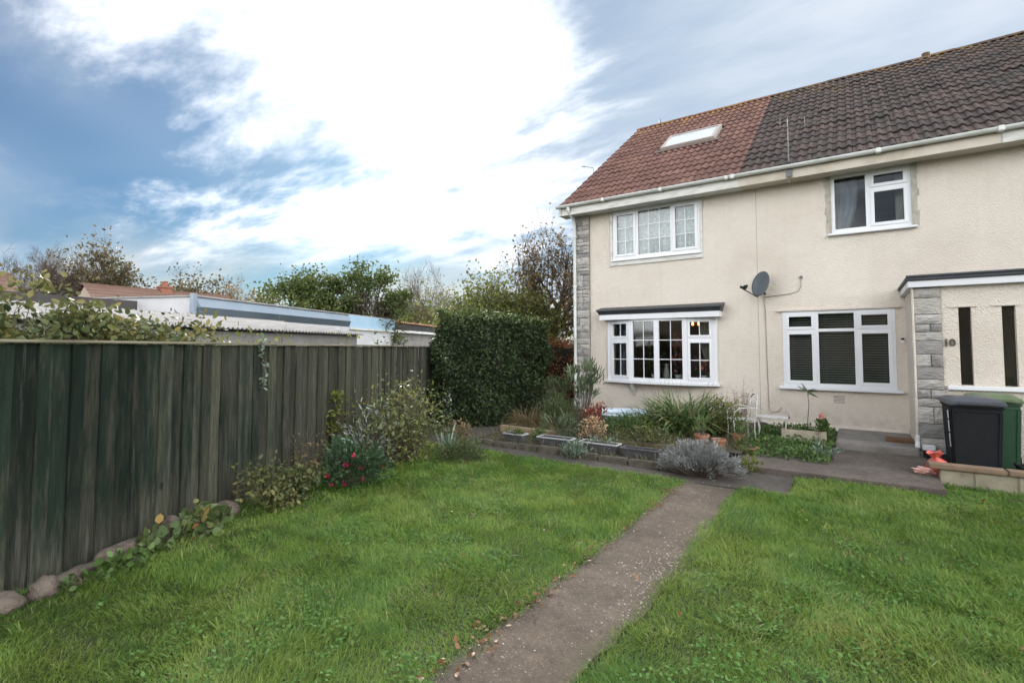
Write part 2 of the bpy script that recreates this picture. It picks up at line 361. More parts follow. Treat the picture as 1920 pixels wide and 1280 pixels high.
def tile_mesh(mat, wdt=.3, rolls=2):
    """double-roll interlocking tile; local x across, y up the slope; front edge at y=0"""
    prof = []
    for k in range(rolls):
        b = k*wdt/rolls; pw = wdt/rolls
        for t, h in ((0, .0), (.34, .0), (.46, .019), (.63, .031), (.80, .020), (.93, .002)): prof.append((b+t*pw, h))
    prof.append((wdt-.002, 0)); n = len(prof); L = GA+.05; vs = []; T = .024
    for x, h in prof: vs += [(x, 0, h+.036), (x, L, h+.006), (x, 0, h+.036-T)]
    fs = []
    for i in range(n-1): a, b = i*3, i*3+3; fs += [(a, b, b+1, a+1), (a+2, b+2, b, a)]
    me = bpy.data.meshes.new('roof_tile'); me.from_pydata(vs, [], fs); me.materials.append(mat); return me
def roof(parent, x0, x1, mat, cols, rows, visible, jitter, seed):
    g = random.Random(seed); Lr = GA*rows
    def pt(x, s, off=0): return (x, EY+s*CP-off*SP, EZ+s*SP+off*CP)
    d = MB(); d.add([pt(x0, .02, -.03), pt(x1, .02, -.03), pt(x1, Lr, -.03), pt(x0, Lr, -.03)], [(0, 1, 2, 3)])
    by = 2*(EY+Lr*CP)-EY-.02*CP; d.add([pt(x0, Lr, -.03), pt(x1, Lr, -.03), (x1, by, EZ), (x0, by, EZ)], [(0, 1, 2, 3)])
    rf = d.build('roof', M_deck, parent); tm = tile_mesh(mat); cnt = 0; rest = MB(); w = (x1-x0)/cols
    for r_ in range(rows):
        for c in range(cols):
            x = x0+c*w
            if SKIP(x, x+w, r_*GA, (r_+1)*GA): continue
            p = pt(x, r_*GA-.02, g.uniform(-1, 1)*jitter)
            if visible(x, r_) and cnt < 300:
                o = obj('roof_tile', tm, None, rf, p, (PITCH+g.uniform(-.012, .012), g.uniform(-.01, .01), g.uniform(-.012, .012))); o.scale = (w/.3, 1, 1); cnt += 1
            else:
                m = Matrix.Translation(p) @ Matrix.Rotation(PITCH, 4, 'X'); rest.add([m @ v.co for v in tm.vertices], [tuple(f.vertices) for f in tm.polygons])
    if rest.v: tag(rest.build('roof_tiles', mat, rf, recalc=False), kind='stuff')
    # the far slope: one simple sheet of tile-coloured courses
    yr, zr = EY+Lr*CP, EZ+Lr*SP; bk = MB(); nb = rows
    for k in range(nb):
        s0, s1 = k/nb, (k+1)/nb; f = lambda s, o: (by+(yr-by)*s, EZ+(zr-EZ)*s+o)
        (a, b), (c, e) = f(s0, .06), f(s1, .02); bk.add([(x0, a, b), (x1, a, b), (x1, c, e), (x0, c, e)], [(0, 1, 2, 3)])
    tag(bk.build('back_slope_tiles', mat, rf), kind='stuff')
    n = int(round((x1-x0)/.45)); hw = .12; prof = [(-hw, -.075), (-.075, -.01), (0, .025), (.075, -.01), (hw, -.075)]
    for k in range(n):
        a, b = x0+(x1-x0)*k/n+.004, x0+(x1-x0)*(k+1)/n-.004; j = g.uniform(-.006, .006)
        MB().prism([(yr+u, zr+.05+v+j) for u, v in prof], 'x', a, b).build('ridge_tile', mat, rf)
    return rf
def half_gutter(x0, x1, y, z, r=.06):
    mb = MB(); n = 9; out = [(y-r*math.cos(math.pi*k/(n-1)), z-r*math.sin(math.pi*k/(n-1))) for k in range(n)]; inn = [(y-(r-.006)*math.cos(math.pi*k/(n-1)), z-(r-.006)*math.sin(math.pi*k/(n-1))) for k in range(n)][::-1]
    poly = out+inn; m = len(poly); vs = [(x0, a, b) for a, b in poly]+[(x1, a, b) for a, b in poly]
    fs = [(i, (i+1) % m, m+(i+1) % m, m+i) for i in range(m)]+[tuple(range(n)), tuple(range(m, m+n))]
    return mb.add(vs, fs)
def stones(parent, x0, x1, y, z0, z1, seed, hmin, hmax, psplit, depth=.05):
    g = random.Random(seed); z = z0
    while z < z1-.03:
        h = min(g.uniform(hmin, hmax), z1-z)
        if z1-z-h < hmin*.6: h = z1-z
        xs = [x0, x1] if g.random() > psplit else [x0, x0+(x1-x0)*g.uniform(.35, .65), x1]
        for a, b in zip(xs, xs[1:]):
            j = 3; d = depth+g.uniform(-.018, .014); mb = MB(); vs = []; fs = []; nx, nz = 4, 3
            for k in range(nz+1):
                for i in range(nx+1):
                    e = i in (0, nx) or k in (0, nz)
                    vs.append((a+.005+(b-a-.010)*i/nx+(0 if e else g.uniform(-.01, .01)), y-(d*.72 if e else d)-(0 if e else g.uniform(-.006, .010)), z+.005+(h-.010)*k/nz+(g.uniform(-.004, .004) if k in (0, nz) else 0)))
            fs = [(k*(nx+1)+i, k*(nx+1)+i+1, (k+1)*(nx+1)+i+1, (k+1)*(nx+1)+i) for k in range(nz) for i in range(nx)]
            rim = [i for i in range(nx)]+[nx+k*(nx+1) for k in range(nz)]+[nz*(nx+1)+nx-i for i in range(nx)]+[(nz-k)*(nx+1) for k in range(nz)]
            s = len(vs); vs += [(vs[i][0], y+.002, vs[i][2]) for i in rim]; m = len(rim)
            fs += [(rim[i], s+i, s+(i+1) % m, rim[(i+1) % m]) for i in range(m)]
            cx, cz = (a+b)/2, z+h/2; mb.add([(u-cx, v-y, w-cz) for u, v, w in vs], fs); mb.build('stone', M_stone, parent, (cx, y, cz))
        z += h
def cloth(x0, x1, y, z0, z1, n, amp, g, flare=0., tie=None):
    """a hanging cloth with folds, in the x-z plane"""
    mb = MB(); nz = 10; vs = []
    for k in range(nz+1):
        t = k/nz; z = z1+(z0-z1)*t
        for i in range(n+1):
            u = i/n; x = x0+(x1-x0)*u
            if tie: x = tie[0]+(x-tie[0])*(1-tie[1]*math.exp(-((z-tie[2])/.35)**2))
            vs.append((x, y+amp*math.sin(u*n*.9+k*.1)+g.uniform(-.004, .004), z))
    fs = [(k*(n+1)+i, k*(n+1)+i+1, (k+1)*(n+1)+i+1, (k+1)*(n+1)+i) for k in range(nz) for i in range(n)]
    return mb.add(vs, fs)
G = random.Random(5)
BOUND = -1.55
# ================================================================== end house (red roof)
H1 = wempty('terraced_house', (-3.5, FY, 0), 'cream rendered end house with red tiled roof, skylight and bow window', 'house')
UW = (-4.56, -2.62, 3.58, 4.70); BAY = (-4.64, -2.37, .80, 2.20)
holes_boxes(MB(), -5.50, BOUND, -.02, 4.80, FY, FY+.28, [UW, BAY]).build('wall', M_render, H1)
MB().prism([(FY+.28, -.02), (20.7, -.02), (20.7, 4.8), (15.75, 8.5), (FY+.28, 4.98)], 'x', -5.50, -5.25).build('gable_wall', M_render, H1)
MB().box(-5.25, BOUND, 20.45, 20.7, -.02, 4.85).build('back_wall', M_render, H1)
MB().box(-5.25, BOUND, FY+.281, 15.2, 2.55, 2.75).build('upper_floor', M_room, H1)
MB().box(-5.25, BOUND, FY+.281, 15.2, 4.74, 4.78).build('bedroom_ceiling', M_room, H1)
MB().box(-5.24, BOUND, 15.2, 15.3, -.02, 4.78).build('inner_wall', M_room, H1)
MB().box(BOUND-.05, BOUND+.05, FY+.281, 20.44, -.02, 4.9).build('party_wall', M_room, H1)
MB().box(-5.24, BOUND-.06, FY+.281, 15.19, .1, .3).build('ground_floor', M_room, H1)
MB().box(BOUND-.006, BOUND+.0, FY-.003, FY+.02, 0, 4.72).build('render_joint', pm('joint_filler', [(.22, .19, .16), (.34, .30, .25)], 6, .9, 0), H1)
pier = MB().box(-5.56, -5.14, FY-.03, FY+.2, -.02, 4.74).build('corner_pier', M_mortar, H1); stones(pier, -5.56, -5.14, FY-.03, 0, 4.73, 3, .06, .19, .75, .032)
# skylight hole in the tile field
SKYL = (-4.08, -2.74, 3.02, 4.16)                                        # x0, x1, slope distance from the eaves
def SKIP(a, b, s0, s1): return a > SKYL[0]-.12 and b < SKYL[1]+.12 and s0 > SKYL[2]-.12 and s1 < SKYL[3]+.12
rf1 = roof(H1, -5.74, -1.78, M_tile_red, 13, 17, lambda x, r: True, .004, 2)
def spt(x, s, o): return (x, EY+s*CP-o*SP, EZ+s*SP+o*CP)
def sbox(x0, x1, s0, s1, o0, o1):
    v = [spt(x, s, o) for o in (o0, o1) for x, s in ((x0, s0), (x1, s0), (x1, s1), (x0, s1))]
    return MB().add(v, [(0, 3, 2, 1), (4, 5, 6, 7), (0, 1, 5, 4), (1, 2, 6, 5), (2, 3, 7, 6), (3, 0, 4, 7)])
sk = MB(); t = .07
for q in ((SKYL[0], SKYL[1], SKYL[2], SKYL[2]+t), (SKYL[0], SKYL[1], SKYL[3]-t, SKYL[3]), (SKYL[0], SKYL[0]+t, SKYL[2]+t, SKYL[3]-t), (SKYL[1]-t, SKYL[1], SKYL[2]+t, SKYL[3]-t)):
    b = sbox(*q, -.02, .12); sk.add(b.v, b.f)
skl = sk.build('skylight', pm('skylight_frame', [(.30, .26, .23), (.42, .37, .33)], 5, .5, 0), H1)
b = sbox(SKYL[0]+t, SKYL[1]-t, SKYL[2]+t, SKYL[3]-t, .085, .095); b.build('pane', pm('skylight_glass', [(.5, .53, .56), (.62, .65, .68)], 1.2, .12, 0, spec=.9), skl)
b = sbox(SKYL[0]-.13, SKYL[1]+.13, SKYL[2]-.16, SKYL[2]+.0, .045, .06); b.build('flashing', pm('skylight_flashing', [(.10, .075, .065), (.14, .10, .085)], 8, .7, 0), skl)
MB().box(-5.72, -1.78, 10.42, FY, 4.712, 4.745).build('soffit', M_whitedirty, H1)
MB().box(-5.72, -1.80, 10.395, 10.42, 4.70, 4.895).build('fascia', M_whitedirty, H1)
half_gutter(-5.80, -1.90, 10.335, 4.925).build('gutter', M_gutter, H1, smooth=False)
for x in (-4.6, -3.3, -2.0): MB().box(x-.03, x+.03, 10.268, 10.40, 4.855, 4.932).build('gutter_bracket', M_gutter, H1, bevel=.01)
MB().box(-5.755, -5.70, 10.36, 10.75, 4.70, 4.90).build('box_end', M_whitedirty, H1)
MB().prism([(EY+.03, EZ-.06), (EY+.03, EZ+.0), (15.72, 8.72), (15.72, 8.5)], 'x', -5.745, -5.70).build('verge_board', M_beige, H1)
MB().tube([(-5.49, 10.335, 4.87), (-5.49, 10.36, 4.77), (-5.49, 10.62, 4.62), (-5.49, 10.66, 4.5), (-5.485, 10.66, .35), (-5.49, 10.60, .16)], .037, 12).build('downpipe', M_gutter, H1, smooth=True)
for z in (1.3, 3.0, 4.2): MB().tube([(-5.487, 10.66, z), (-5.487, 10.66, z+.05)], .045, 12).build('pipe_clip', M_gutter, H1)
# upstairs window
x0, x1, z0, z1 = UW
w = window(H1, x0, x1, z0, z1, FY-.005, [(x0+.06, -4.02, z0+.08, z1-.06, True, 2, 3), (-3.955, -3.24, z0+.08, z1-.06, False, 3, 3), (-3.175, x1-.06, z0+.08, z1-.06, True, 2, 3)], sill=(.03, .06, .035))
holes_boxes(MB(), x0-.05, x1+.05, z0-.13, z1+.01, FY-.03, FY, [(x0-.008, x1+.008, z0-.04, z1+.011)]).build('surround', M_whitedirty, w)
# bow window: four facets on a shallow arc
PX = [BAY[0], -4.09, -3.505, -2.92, BAY[1]]; PY = [FY-.03, FY-.17, FY-.215, FY-.17, FY-.03]; bz0, bz1 = BAY[2]+.06, BAY[3]-.0
def facet(i):
    p, q = Vector((PX[i], PY[i], 0)), Vector((PX[i+1], PY[i+1], 0)); d = (q-p).normalized(); return p, d, (q-p).length
def place(o, p, d): o.location = p; o.rotation_euler = (0, 0, math.atan2(d.y, d.x)); return o
bow = MB()
for i in range(5):
    bow.prism([(PX[i]+dx, PY[i]+dy) for dx, dy in ((-.055, 0.02), (-.05, -.02), (.05, -.02), (.055, .02), (.05, .06), (-.05, .06))], 'z', bz0, bz1)
bowo = bow.build('bow_window', M_white, H1, bevel=.004)
for i in range(4):
    p, d, L = facet(i); fz = [(.05, L-.05, bz0+.07, bz1-.05)]
    if i in (0, 3): lights = [(.06, L-.06, bz0+.07, 1.72, True, 2, 2), (.06, L-.06, 1.80, bz1-.05, True, 2, 1)]
    else: lights = [(.055, L-.055, bz0+.07, bz1-.05, False, 2, 3)]
    place(holes_boxes(MB(), .048, L-.048, bz0, bz1, -.018, .05, [l[:4] for l in lights]).build('frame', M_white, bowo, bevel=.003), p, d)
    for a, b, c, e, cas, nx, nz in lights:
        if cas:
            t = .04; place(holes_boxes(MB(), a-.01, b+.01, c-.01, e+.01, -.034, .02, [(a+t, b-t, c+t, e-t)]).build('casement', M_white, bowo, bevel=.003), p, d); a, b, c, e = a+t, b-t, c+t, e-t
        place(MB().box(a-.003, b+.003, .012, .018, c-.003, e+.003).build('pane', M_glass, bowo), p, d)
        for k in range(1, nx): u = a+(b-a)*k/nx; place(MB().box(u-.008, u+.008, .002, .026, c, e).build('glazing_bar', M_white, bowo), p, d)
        for k in range(1, nz): u = c+(e-c)*k/nz; place(MB().box(a, b, .0, .028, u-.008, u+.008).build('glazing_bar', M_white, bowo), p, d)
def arcpoly(off, x0, x1, n=12):
    cx = (BAY[0]+BAY[1])/2; hw = (BAY[1]-BAY[0])/2; pts = []
    for k in range(n+1):
        x = x0+(x1-x0)*k/n; u = (x-cx)/hw; pts.append((x, FY-.03-.185*max(0, 1-u*u)-off))
    return pts
MB().prism(arcpoly(.075, BAY[0]-.10, BAY[1]+.10)+[(BAY[1]+.10, FY+.1), (BAY[0]-.10, FY+.1)], 'z', BAY[2]+.005, BAY[2]+.06).build('sill', M_white, bowo, bevel=.004)
for a, b in ((BAY[0]-.15, -4.1), (-4.098, -3.1), (-3.098, BAY[1]+.15)): MB().box(a, b, FY-.27-.004*(a < -4.2), FY-.001, bz1+.001, bz1+.115).build('head_board', M_white, bowo, bevel=.003)
lp = [(FY-.275, .116, .0), (FY-.285, .15, .012), (FY-.31, .185, .03), (FY-.335, .20, .045), (FY-.335, .225, .05), (FY-.25, .245, .05), (FY-.001, .30, .05), (FY-.001, .116, .0)]; m = len(lp)
MB().add([(BAY[0]-.16-e, y, bz1+z) for y, z, e in lp]+[(BAY[1]+.16+e, y, bz1+z) for y, z, e in lp], [tuple(range(m)), tuple(range(m, 2*m))]+[(i, (i+1) % m, m+(i+1) % m, m+i) for i in range(m)]).build('lead_roof', M_lead, bowo)
MB().prism([(FY-.19, BAY[2]+.0), (FY-.12, BAY[2]+.0), (FY-.001, BAY[2]-.22), (FY-.001, BAY[2]-.30)], 'x', -4.12, -4.06).build('bracket', M_whitedirty, bowo)
# ================================================================== middle house (brown roof), number 10
H2 = wempty('terraced_house', (1.6, FY, 0), 'cream rendered middle house with dark brown roof and flat roofed porch', 'house')
U2 = (-.31, .85, 3.65, 4.72); GW = (-1.14, .565, .86, 2.265); X2 = 5.2
holes_boxes(MB(), BOUND, X2, -.02, 4.80, FY, FY+.28, [U2, GW]).build('wall', M_render, H2)
MB().prism([(FY+.28, -.02), (20.7, -.02), (20.7, 4.8), (15.75, 8.5), (FY+.28, 4.98)], 'x', X2-.25, X2).build('far_party_wall', M_render, H2)
MB().box(BOUND+.06, X2-.25, 20.45, 20.7, -.02, 4.85).build('back_wall', M_render, H2)
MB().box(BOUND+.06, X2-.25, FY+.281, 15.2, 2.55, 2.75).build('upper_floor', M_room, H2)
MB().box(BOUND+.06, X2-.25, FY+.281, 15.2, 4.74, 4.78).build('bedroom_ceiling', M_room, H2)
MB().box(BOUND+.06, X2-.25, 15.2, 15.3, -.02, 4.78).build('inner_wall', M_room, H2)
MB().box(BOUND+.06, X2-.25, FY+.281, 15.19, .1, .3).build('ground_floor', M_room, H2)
def SKIP(a, b, s0, s1): return False
rf2 = roof(H2, -1.78, X2+.02, M_tile_brown, 23, 17, lambda x, r: x < 2.3+.09*r-.2, .008, 4)
MB().box(-1.78, X2, 10.42, FY, 4.712, 4.745).build('soffit', M_beige, H2)
MB().box(-1.80, 1.92, 10.40, 10.42, 4.70, 4.89).build('fascia', M_beige, H2)
MB().box(1.925, X2, 10.395, 10.42, 4.70, 4.89).build('fascia', M_whitedirty, H2)
half_gutter(-1.895, X2, 10.335, 4.925).build('gutter', M_gutter, H2)
for x in (-1.89, .4, 1.9): MB().box(x-.04, x+.04, 10.265, 10.40, 4.852, 4.934).build('gutter_union', M_gutter, H2, bevel=.01)
x0, x1, z0, z1 = U2
w = window(H2, x0, x1, z0, z1, FY+.02, [(x0+.06, .21, z0+.08, z1-.06, False, 1, 1), (.29, x1-.06, 4.42, z1-.06, True, 1, 1), (.29, x1-.06, z0+.08, 4.36, True, 1, 1)], sill=(.06, .10, .04))
M_patch = pm('bare_mortar', [(.26, .235, .20), (.38, .35, .30), (.48, .44, .38)], 9, .95, .6, 40, kind='World')
for a, b in ((x0-.075, x0+.004), (x1-.004, x1+.085)):
    mb = MB(); g = random.Random(int(a*100)); n = 9; outer = a if a < 0 else b; inner = b if a < 0 else a
    for k in range(n):
        za, zb = z0+(z1+.05-z0)*k/n, z0+(z1+.05-z0)*(k+1)/n; o1 = outer+g.uniform(-.014, .014); mb.box(min(o1, inner), max(o1, inner), FY-.008-.0007*k, FY+.02, za, zb)
    mb.build('reveal_patch', M_patch, w)
x0, x1, z0, z1 = GW
w = window(H2, x0, x1, z0, z1, FY-.01, [(x0+.06, -.625, 1.93, z1-.06, True, 1, 1), (-.56, -.02, 1.93, z1-.06, False, 1, 1), (.045, x1-.06, 1.93, z1-.06, True, 1, 1),
    (x0+.06, -.625, z0+.07, 1.875, True, 1, 1), (-.56, -.02, z0+.07, 1.875, False, 1, 1), (.045, x1-.06, z0+.07, 1.875, True, 1, 1)], sill=(.075, .09, .045))
MB().box(x0-.09, x1+.07, FY-.045, FY+.001, z1+.002, z1+.035).build('drip_mould', M_render, H2)
vt = MB().box(-.375, -.175, FY-.008, FY+.001, .575, .745).build('air_vent', M_render, H2)
for k in range(6): MB().box(-.36, -.19, FY-.011, FY-.0085, .595+k*.024, .605+k*.024).build('slot', M_mortar, vt)
MB().prism([(FY-.05, .10), (FY-.004, .20), (FY-.004, .10)], 'x', BOUND+.02, .70).build('bell_cast', M_render, H2)
# porch
PY0 = 9.28; PXL = .71
porch = holes_boxes(MB(), 1.01, X2, -.02, 2.45, PY0, PY0+.2, [(1.19, 1.325, 1.07, 2.15), (1.63, 1.765, 1.07, 2.15)]).build('porch', M_render, H2)
MB().box(PXL, PXL+.2, PY0+.06, FY-.001, -.02, 2.45).build('side_wall', M_render, porch)
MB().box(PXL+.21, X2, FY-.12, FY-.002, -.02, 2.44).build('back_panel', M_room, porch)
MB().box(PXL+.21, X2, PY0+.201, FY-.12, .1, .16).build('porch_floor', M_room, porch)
pp = MB().box(PXL-.005, 1.009, PY0-.01, PY0+.21, -.02, 2.449).build('stone_pier', M_mortar, H2); stones(pp, PXL-.005, 1.009, PY0-.01, .0, 2.44, 8, .10, .24, .28, .04)
MB().box(PXL-.07, X2, PY0-.10, FY-.002, 2.451, 2.545).build('porch_fascia', M_white, porch, bevel=.004)
MB().box(PXL-.10, X2, PY0-.13, FY-.003, 2.546, 2.60).build('felt_roof', M_lead, porch, bevel=.01)
MB().tube([(PXL-.09, PY0-.12, 2.605), (X2, PY0-.12, 2.605)], .022, 8).build('felt_edge', M_lead, porch)
MB().box(1.04, 2.2, PY0-.06, PY0+.001, 1.005, 1.06).build('porch_sill', M_white, porch, bevel=.006)
for a, b in ((1.19, 1.325), (1.63, 1.765)):
    s = MB().box(a, b, PY0+.10, PY0+.106, 1.07, 2.15).build('slit_window', M_glass, porch)
    holes_boxes(MB(), a, b, 1.07, 2.15, PY0+.085, PY0+.12, [(a+.012, b-.012, 1.085, 2.135)]).build('slit_frame', M_dark, porch)
    MB().box(a-.10, b+.06, PY0-.018, PY0+.001, 2.152, 2.172).build('slit_lintel', M_render, porch)
def text(name, body, size, mat, parent, loc, depth):
    c = bpy.data.curves.new(name, 'FONT'); c.body = body; c.size = size; c.extrude = depth; c.offset = .004; o = bpy.data.objects.new(name, c); COL.objects.link(o)
    bpy.context.view_layer.update(); me = bpy.data.meshes.new_from_object(o.evaluated_get(bpy.context.evaluated_depsgraph_get())); bpy.data.objects.remove(o)
    return obj(name, me, mat, parent, loc, (R(90), 0, 0))
num = text('house_number', '10', .135, M_num, porch, (1.012, PY0-.012, 1.615), .009); num['label'] = 'bronze number 10 beside the stone pier'
# doorbell camera
db = wempty('doorbell', (.655, FY, 1.68), 'small black and white doorbell box on the wall beside the porch', 'doorbell')
MB().box(.63, .68, FY-.03, FY-.001, 1.66, 1.75).build('housing', M_white, db, bevel=.01); MB().box(.632, .678, FY-.034, FY-.0305, 1.715, 1.748).build('lens_cover', M_black, db)
# ================================================================== behind the glass
g = random.Random(11)
tag(cloth(UW[0]+.05, UW[1]-.05, FY+.10, UW[2]+.05, UW[3]-.03, 60, .012, g).build('net_curtain', M_lace, None, smooth=True), 'white patterned net curtain filling the upstairs window of the red roofed house', 'curtain')
tag(cloth(-4.58, -4.25, FY+.20, .82, 2.18, 16, .02, g, tie=(-4.58, .45, 1.1)).build('curtain', M_greycurtain, None, smooth=True), 'dim tied curtain behind the left pane of the bow window', 'curtain')
tag(cloth(-2.72, -2.40, FY+.20, .82, 2.18, 16, .02, g, tie=(-2.40, .55, 1.1)).build('curtain', M_curtain, None, smooth=True), 'cream tied curtain behind the right pane of the bow window', 'curtain')
tag(cloth(-.28, .10, FY+.25, U2[2]+.04, U2[3]-.05, 14, .03, g, tie=(-.28, .35, 3.7)).build('curtain', M_greycurtain, None, smooth=True), 'pale grey curtain behind the left pane of the upstairs window above the slatted blinds', 'curtain')
tag(cloth(.64, .82, FY+.25, U2[2]+.04, U2[3]-.05, 8, .02, g).build('curtain', M_curtain, None, smooth=True), 'narrow cream curtain behind the small opening pane upstairs over the porch side', 'curtain')
for a, b, lab in ((-1.07, -.615, 'leftmost'), (-.57, -.01, 'middle'), (.035, .50, 'rightmost')):
    bl = wempty('venetian_blind', ((a+b)/2, FY+.1, .92), 'dark slatted blind, %s of three behind the ground floor window of the middle house' % lab, 'blind', 'slatted blinds')
    MB().box(a, b, FY+.085, FY+.125, 2.19, 2.225).build('head_rail', M_slat, bl); me = MB().add([(0, -.0125, .008), (b-a, -.0125, .008), (b-a, 0, .011), (0, 0, .011), (b-a, .0125, .007), (0, .0125, .007)], [(0, 1, 2, 3), (3, 2, 4, 5)]).mesh('slat', recalc=False)
    for k in range(29): obj('slat', me, M_slat, bl, (a, FY+.105, .93+k*.0435), (R(34), 0, 0))
    for u in (.2, .8): MB().tube([(a+(b-a)*u, FY+.083, .93), (a+(b-a)*u, FY+.083, 2.19)], .0015, 4).build('cord', M_slat, bl)
M_bulb = NT('glowing_bulb'); M_bulb.b.inputs['Emission Color'].default_value = (1, .26, .05, 1); M_bulb.b.inputs['Emission Strength'].default_value = 6; M_bulb.col((1., .6, .3)); M_bulb = M_bulb.m
LX, LY = -3.105, 12.2
lamp = wempty('ceiling_lamp', (LX, LY, 2.55), 'lit ceiling lamp with two small glowing bulbs behind the bow window', 'lamp')
MB().tube([(LX, LY, 2.549), (LX, LY, 2.10)], .010, 8).build('stem', M_num, lamp)
MB().obox((LX-.08, LY, 2.10), (LX+.08, LY, 2.10), .016, .016).build('arm', M_num, lamp)
for x in (LX-.07, LX+.07): MB().lathe([(.0, -.035), (.018, -.03), (.026, 0), (.018, .025), (.009, .045), (0, .047)], 10, (x, LY, 2.138)).build('bulb', M_bulb, lamp, smooth=True)
gn = np.random.default_rng(3)
M_pot = pm('terracotta', [(.22, .085, .045), (.32, .14, .08), (.38, .20, .13)], 8, .85, .25, 50)
M_hp = leafmat('house_plant_leaf', [(.02, .05, .02), (.06, .11, .04), (.10, .14, .05)])
M_redfl = leafmat('red_bract', [(.16, .03, .02), (.30, .06, .04), (.34, .20, .14)])
M_pale = pm('pale_china', [(.42, .41, .38), (.55, .54, .5)], 8, .4, 0)
def indoor_plant(x, y, h, mat, lab, n=140, z0=.88):
    t = wempty('house_plant', (x, y, z0), lab, 'plant'); MB().lathe([(.0, 0), (.06, 0), (.085, .13), (.078, .13), (.05, .11)], 12, (x, y, z0)).build('pot', M_pale, t, smooth=True)
    P = gn.normal(size=(n, 3))*[.09, .07, h*.28]+[x, y, z0+.13+h*.55]; leaves('foliage', P, .07, mat, t, gn, .55, hexa=True)
    segs('stems', [[x, y, z0+.1, *p, .004, .002] for p in P[::6]], MATS['black_lead'], t)
sb = MB().box(BAY[0]+.06, BAY[1]-.06, FY-.06, FY+.26, .815, .875).build('window_board', M_white, H1)
indoor_plant(-3.62, FY+.02, .55, M_hp, 'bushy green house plant standing on the bow window sill left of centre')
indoor_plant(-3.12, FY+.03, .75, M_redfl, 'tall red leaved house plant in the third light of the bow window')
indoor_plant(-2.62, FY+.06, .35, M_redfl, 'short tan and red plant behind the right light of the bow window', 70)
tag(MB().lathe([(0, .876), (.05, .876), (.075, .98), (.05, 1.10), (.035, 1.2), (.05, 1.24), (.04, 1.24)], 14, (-3.36, FY+.0, 0)).build('vase', M_pale, None, smooth=True), 'pale rounded vase standing in the third light of the bow window', 'vase')
tag(MB().lathe([(0, .0), (.04, .0), (.05, .06), (.03, .10), (0, .11)], 10, (.45, FY+.15, U2[2]+.002)).build('ornament', pm('amber_china', [(.35, .18, .05), (.45, .26, .1)], 5, .4, 0), None, smooth=True), 'small amber ornament on the sill of the upper window over the blinds', 'ornament')
# ================================================================== fixed to the house
sd = wempty('satellite_dish', (-1.45, FY, 2.70), 'dark grey oval satellite dish on the wall between the two houses', 'satellite dish')
dm = MB(); n1, n2 = 6, 24; vs = [(0, 0, -.035)]; fs = []
for i in range(1, n1+1):
    r = i/n1
    for k in range(n2): a = 2*math.pi*k/n2; vs.append((.205*r*math.cos(a), .25*r*math.sin(a), -.035*(1-r*r)))
for k in range(n2): fs.append((0, 1+k, 1+(k+1) % n2))
for i in range(n1-1):
    for k in range(n2): fs.append((1+i*n2+k, 1+(i+1)*n2+k, 1+(i+1)*n2+(k+1) % n2, 1+i*n2+(k+1) % n2))
dm.add(vs, fs); aim = Vector((-.56, -.79, .25)).normalized(); q = aim.to_track_quat('Z', 'Y')
dc = Vector((-1.47, FY-.24, 2.80))
dobj = dm.build('reflector', M_dish, sd, smooth=True); dobj.location = dc; dobj.rotation_euler = q.to_euler(); so_ = dobj.modifiers.new('shell', 'SOLIDIFY'); so_.thickness = .008
up_ = q @ Vector((0, 1, 0)); low = dc-up_*.27
lnb = low+aim*.40+up_*.07-(q @ Vector((1, 0, 0)))*.0
MB().tube([dc-up_*.2-aim*.03, low+aim*.02, lnb-up_*.02], .011, 8).build('feed_arm', M_dark, sd)
MB().tube([lnb-aim*.07+up_*.02, lnb-aim*.02, lnb+aim*.05], [.03, .022, .026], 10).build('receiver', M_black, sd); MB().tube([lnb+up_*.03-aim*.03, lnb+up_*.06-aim*.09], .026, 10).build('feed_horn', M_black, sd)
MB().tube([dc-aim*.03, dc-aim*.09-up_*.05, Vector((-1.42, FY-.1, 2.62)), Vector((-1.42, FY-.002, 2.62))], .016, 8).build('wall_bracket', M_dark, sd)
M_cable = pm('dirty_cable', [(.26, .23, .20), (.36, .32, .28)], 5, .6, 0)
tag(MB().tube([(-1.43, FY-.012, 2.56), (-1.30, FY-.01, 2.575), (-1.0, FY-.009, 2.60), (-.87, FY-.009, 2.64), (-.82, FY-.009, 2.72), (-.815, FY-.009, 2.9)], .007, 6).build('cable', M_cable, None, smooth=True), 'thin cable curving right from the satellite dish to a small hole', 'cable')
tag(MB().tube([(-1.445, FY-.012, 2.58), (-1.43, FY-.01, 2.3), (-1.42, FY-.009, 1.2), (-1.405, FY-.009, .42), (-1.36, FY-.012, .36), (-1.25, FY-.02, .38), (-1.2, FY-.02, .46)], .007, 6).build('cable', M_cable, None, smooth=True), 'thin cable dropping straight down the wall below the dish', 'cable')
tag(MB().tube([(-.815, FY-.02, 2.9), (-.815, FY+.004, 2.9)], .028, 10).build('cable_plug', M_galv, None), 'small round grey plug where the dish cable enters the wall', 'plug')
ar = wempty('television_aerial', (-.93, 10.40, 4.70), 'thin grey television aerial on a pole above the brown roof gutter', 'aerial')
MB().tube([(-.93, 10.385, 4.60), (-.93, 10.385, 5.72)], .009, 8).build('pole', M_galv, ar); MB().box(-.98, -.88, 10.37, 10.398, 4.72, 4.86).build('clamp', M_galv, ar)
MB().tube([(-1.25, 10.30, 5.86), (-.47, 10.48, 5.80)], .005, 6).build('boom', M_galv, ar)
MB().tube([(-1.05, 10.36, 5.84), (-1.05, 10.36, 5.68), (-.66, 10.40, 5.60), (-.66, 10.42, 5.80)], .005, 6).build('loop', M_galv, ar)
MB().tube([(-.93, 10.385, 5.70), (-.93, 10.385, 5.84)], .010, 6).build('mast_head', M_galv, ar)
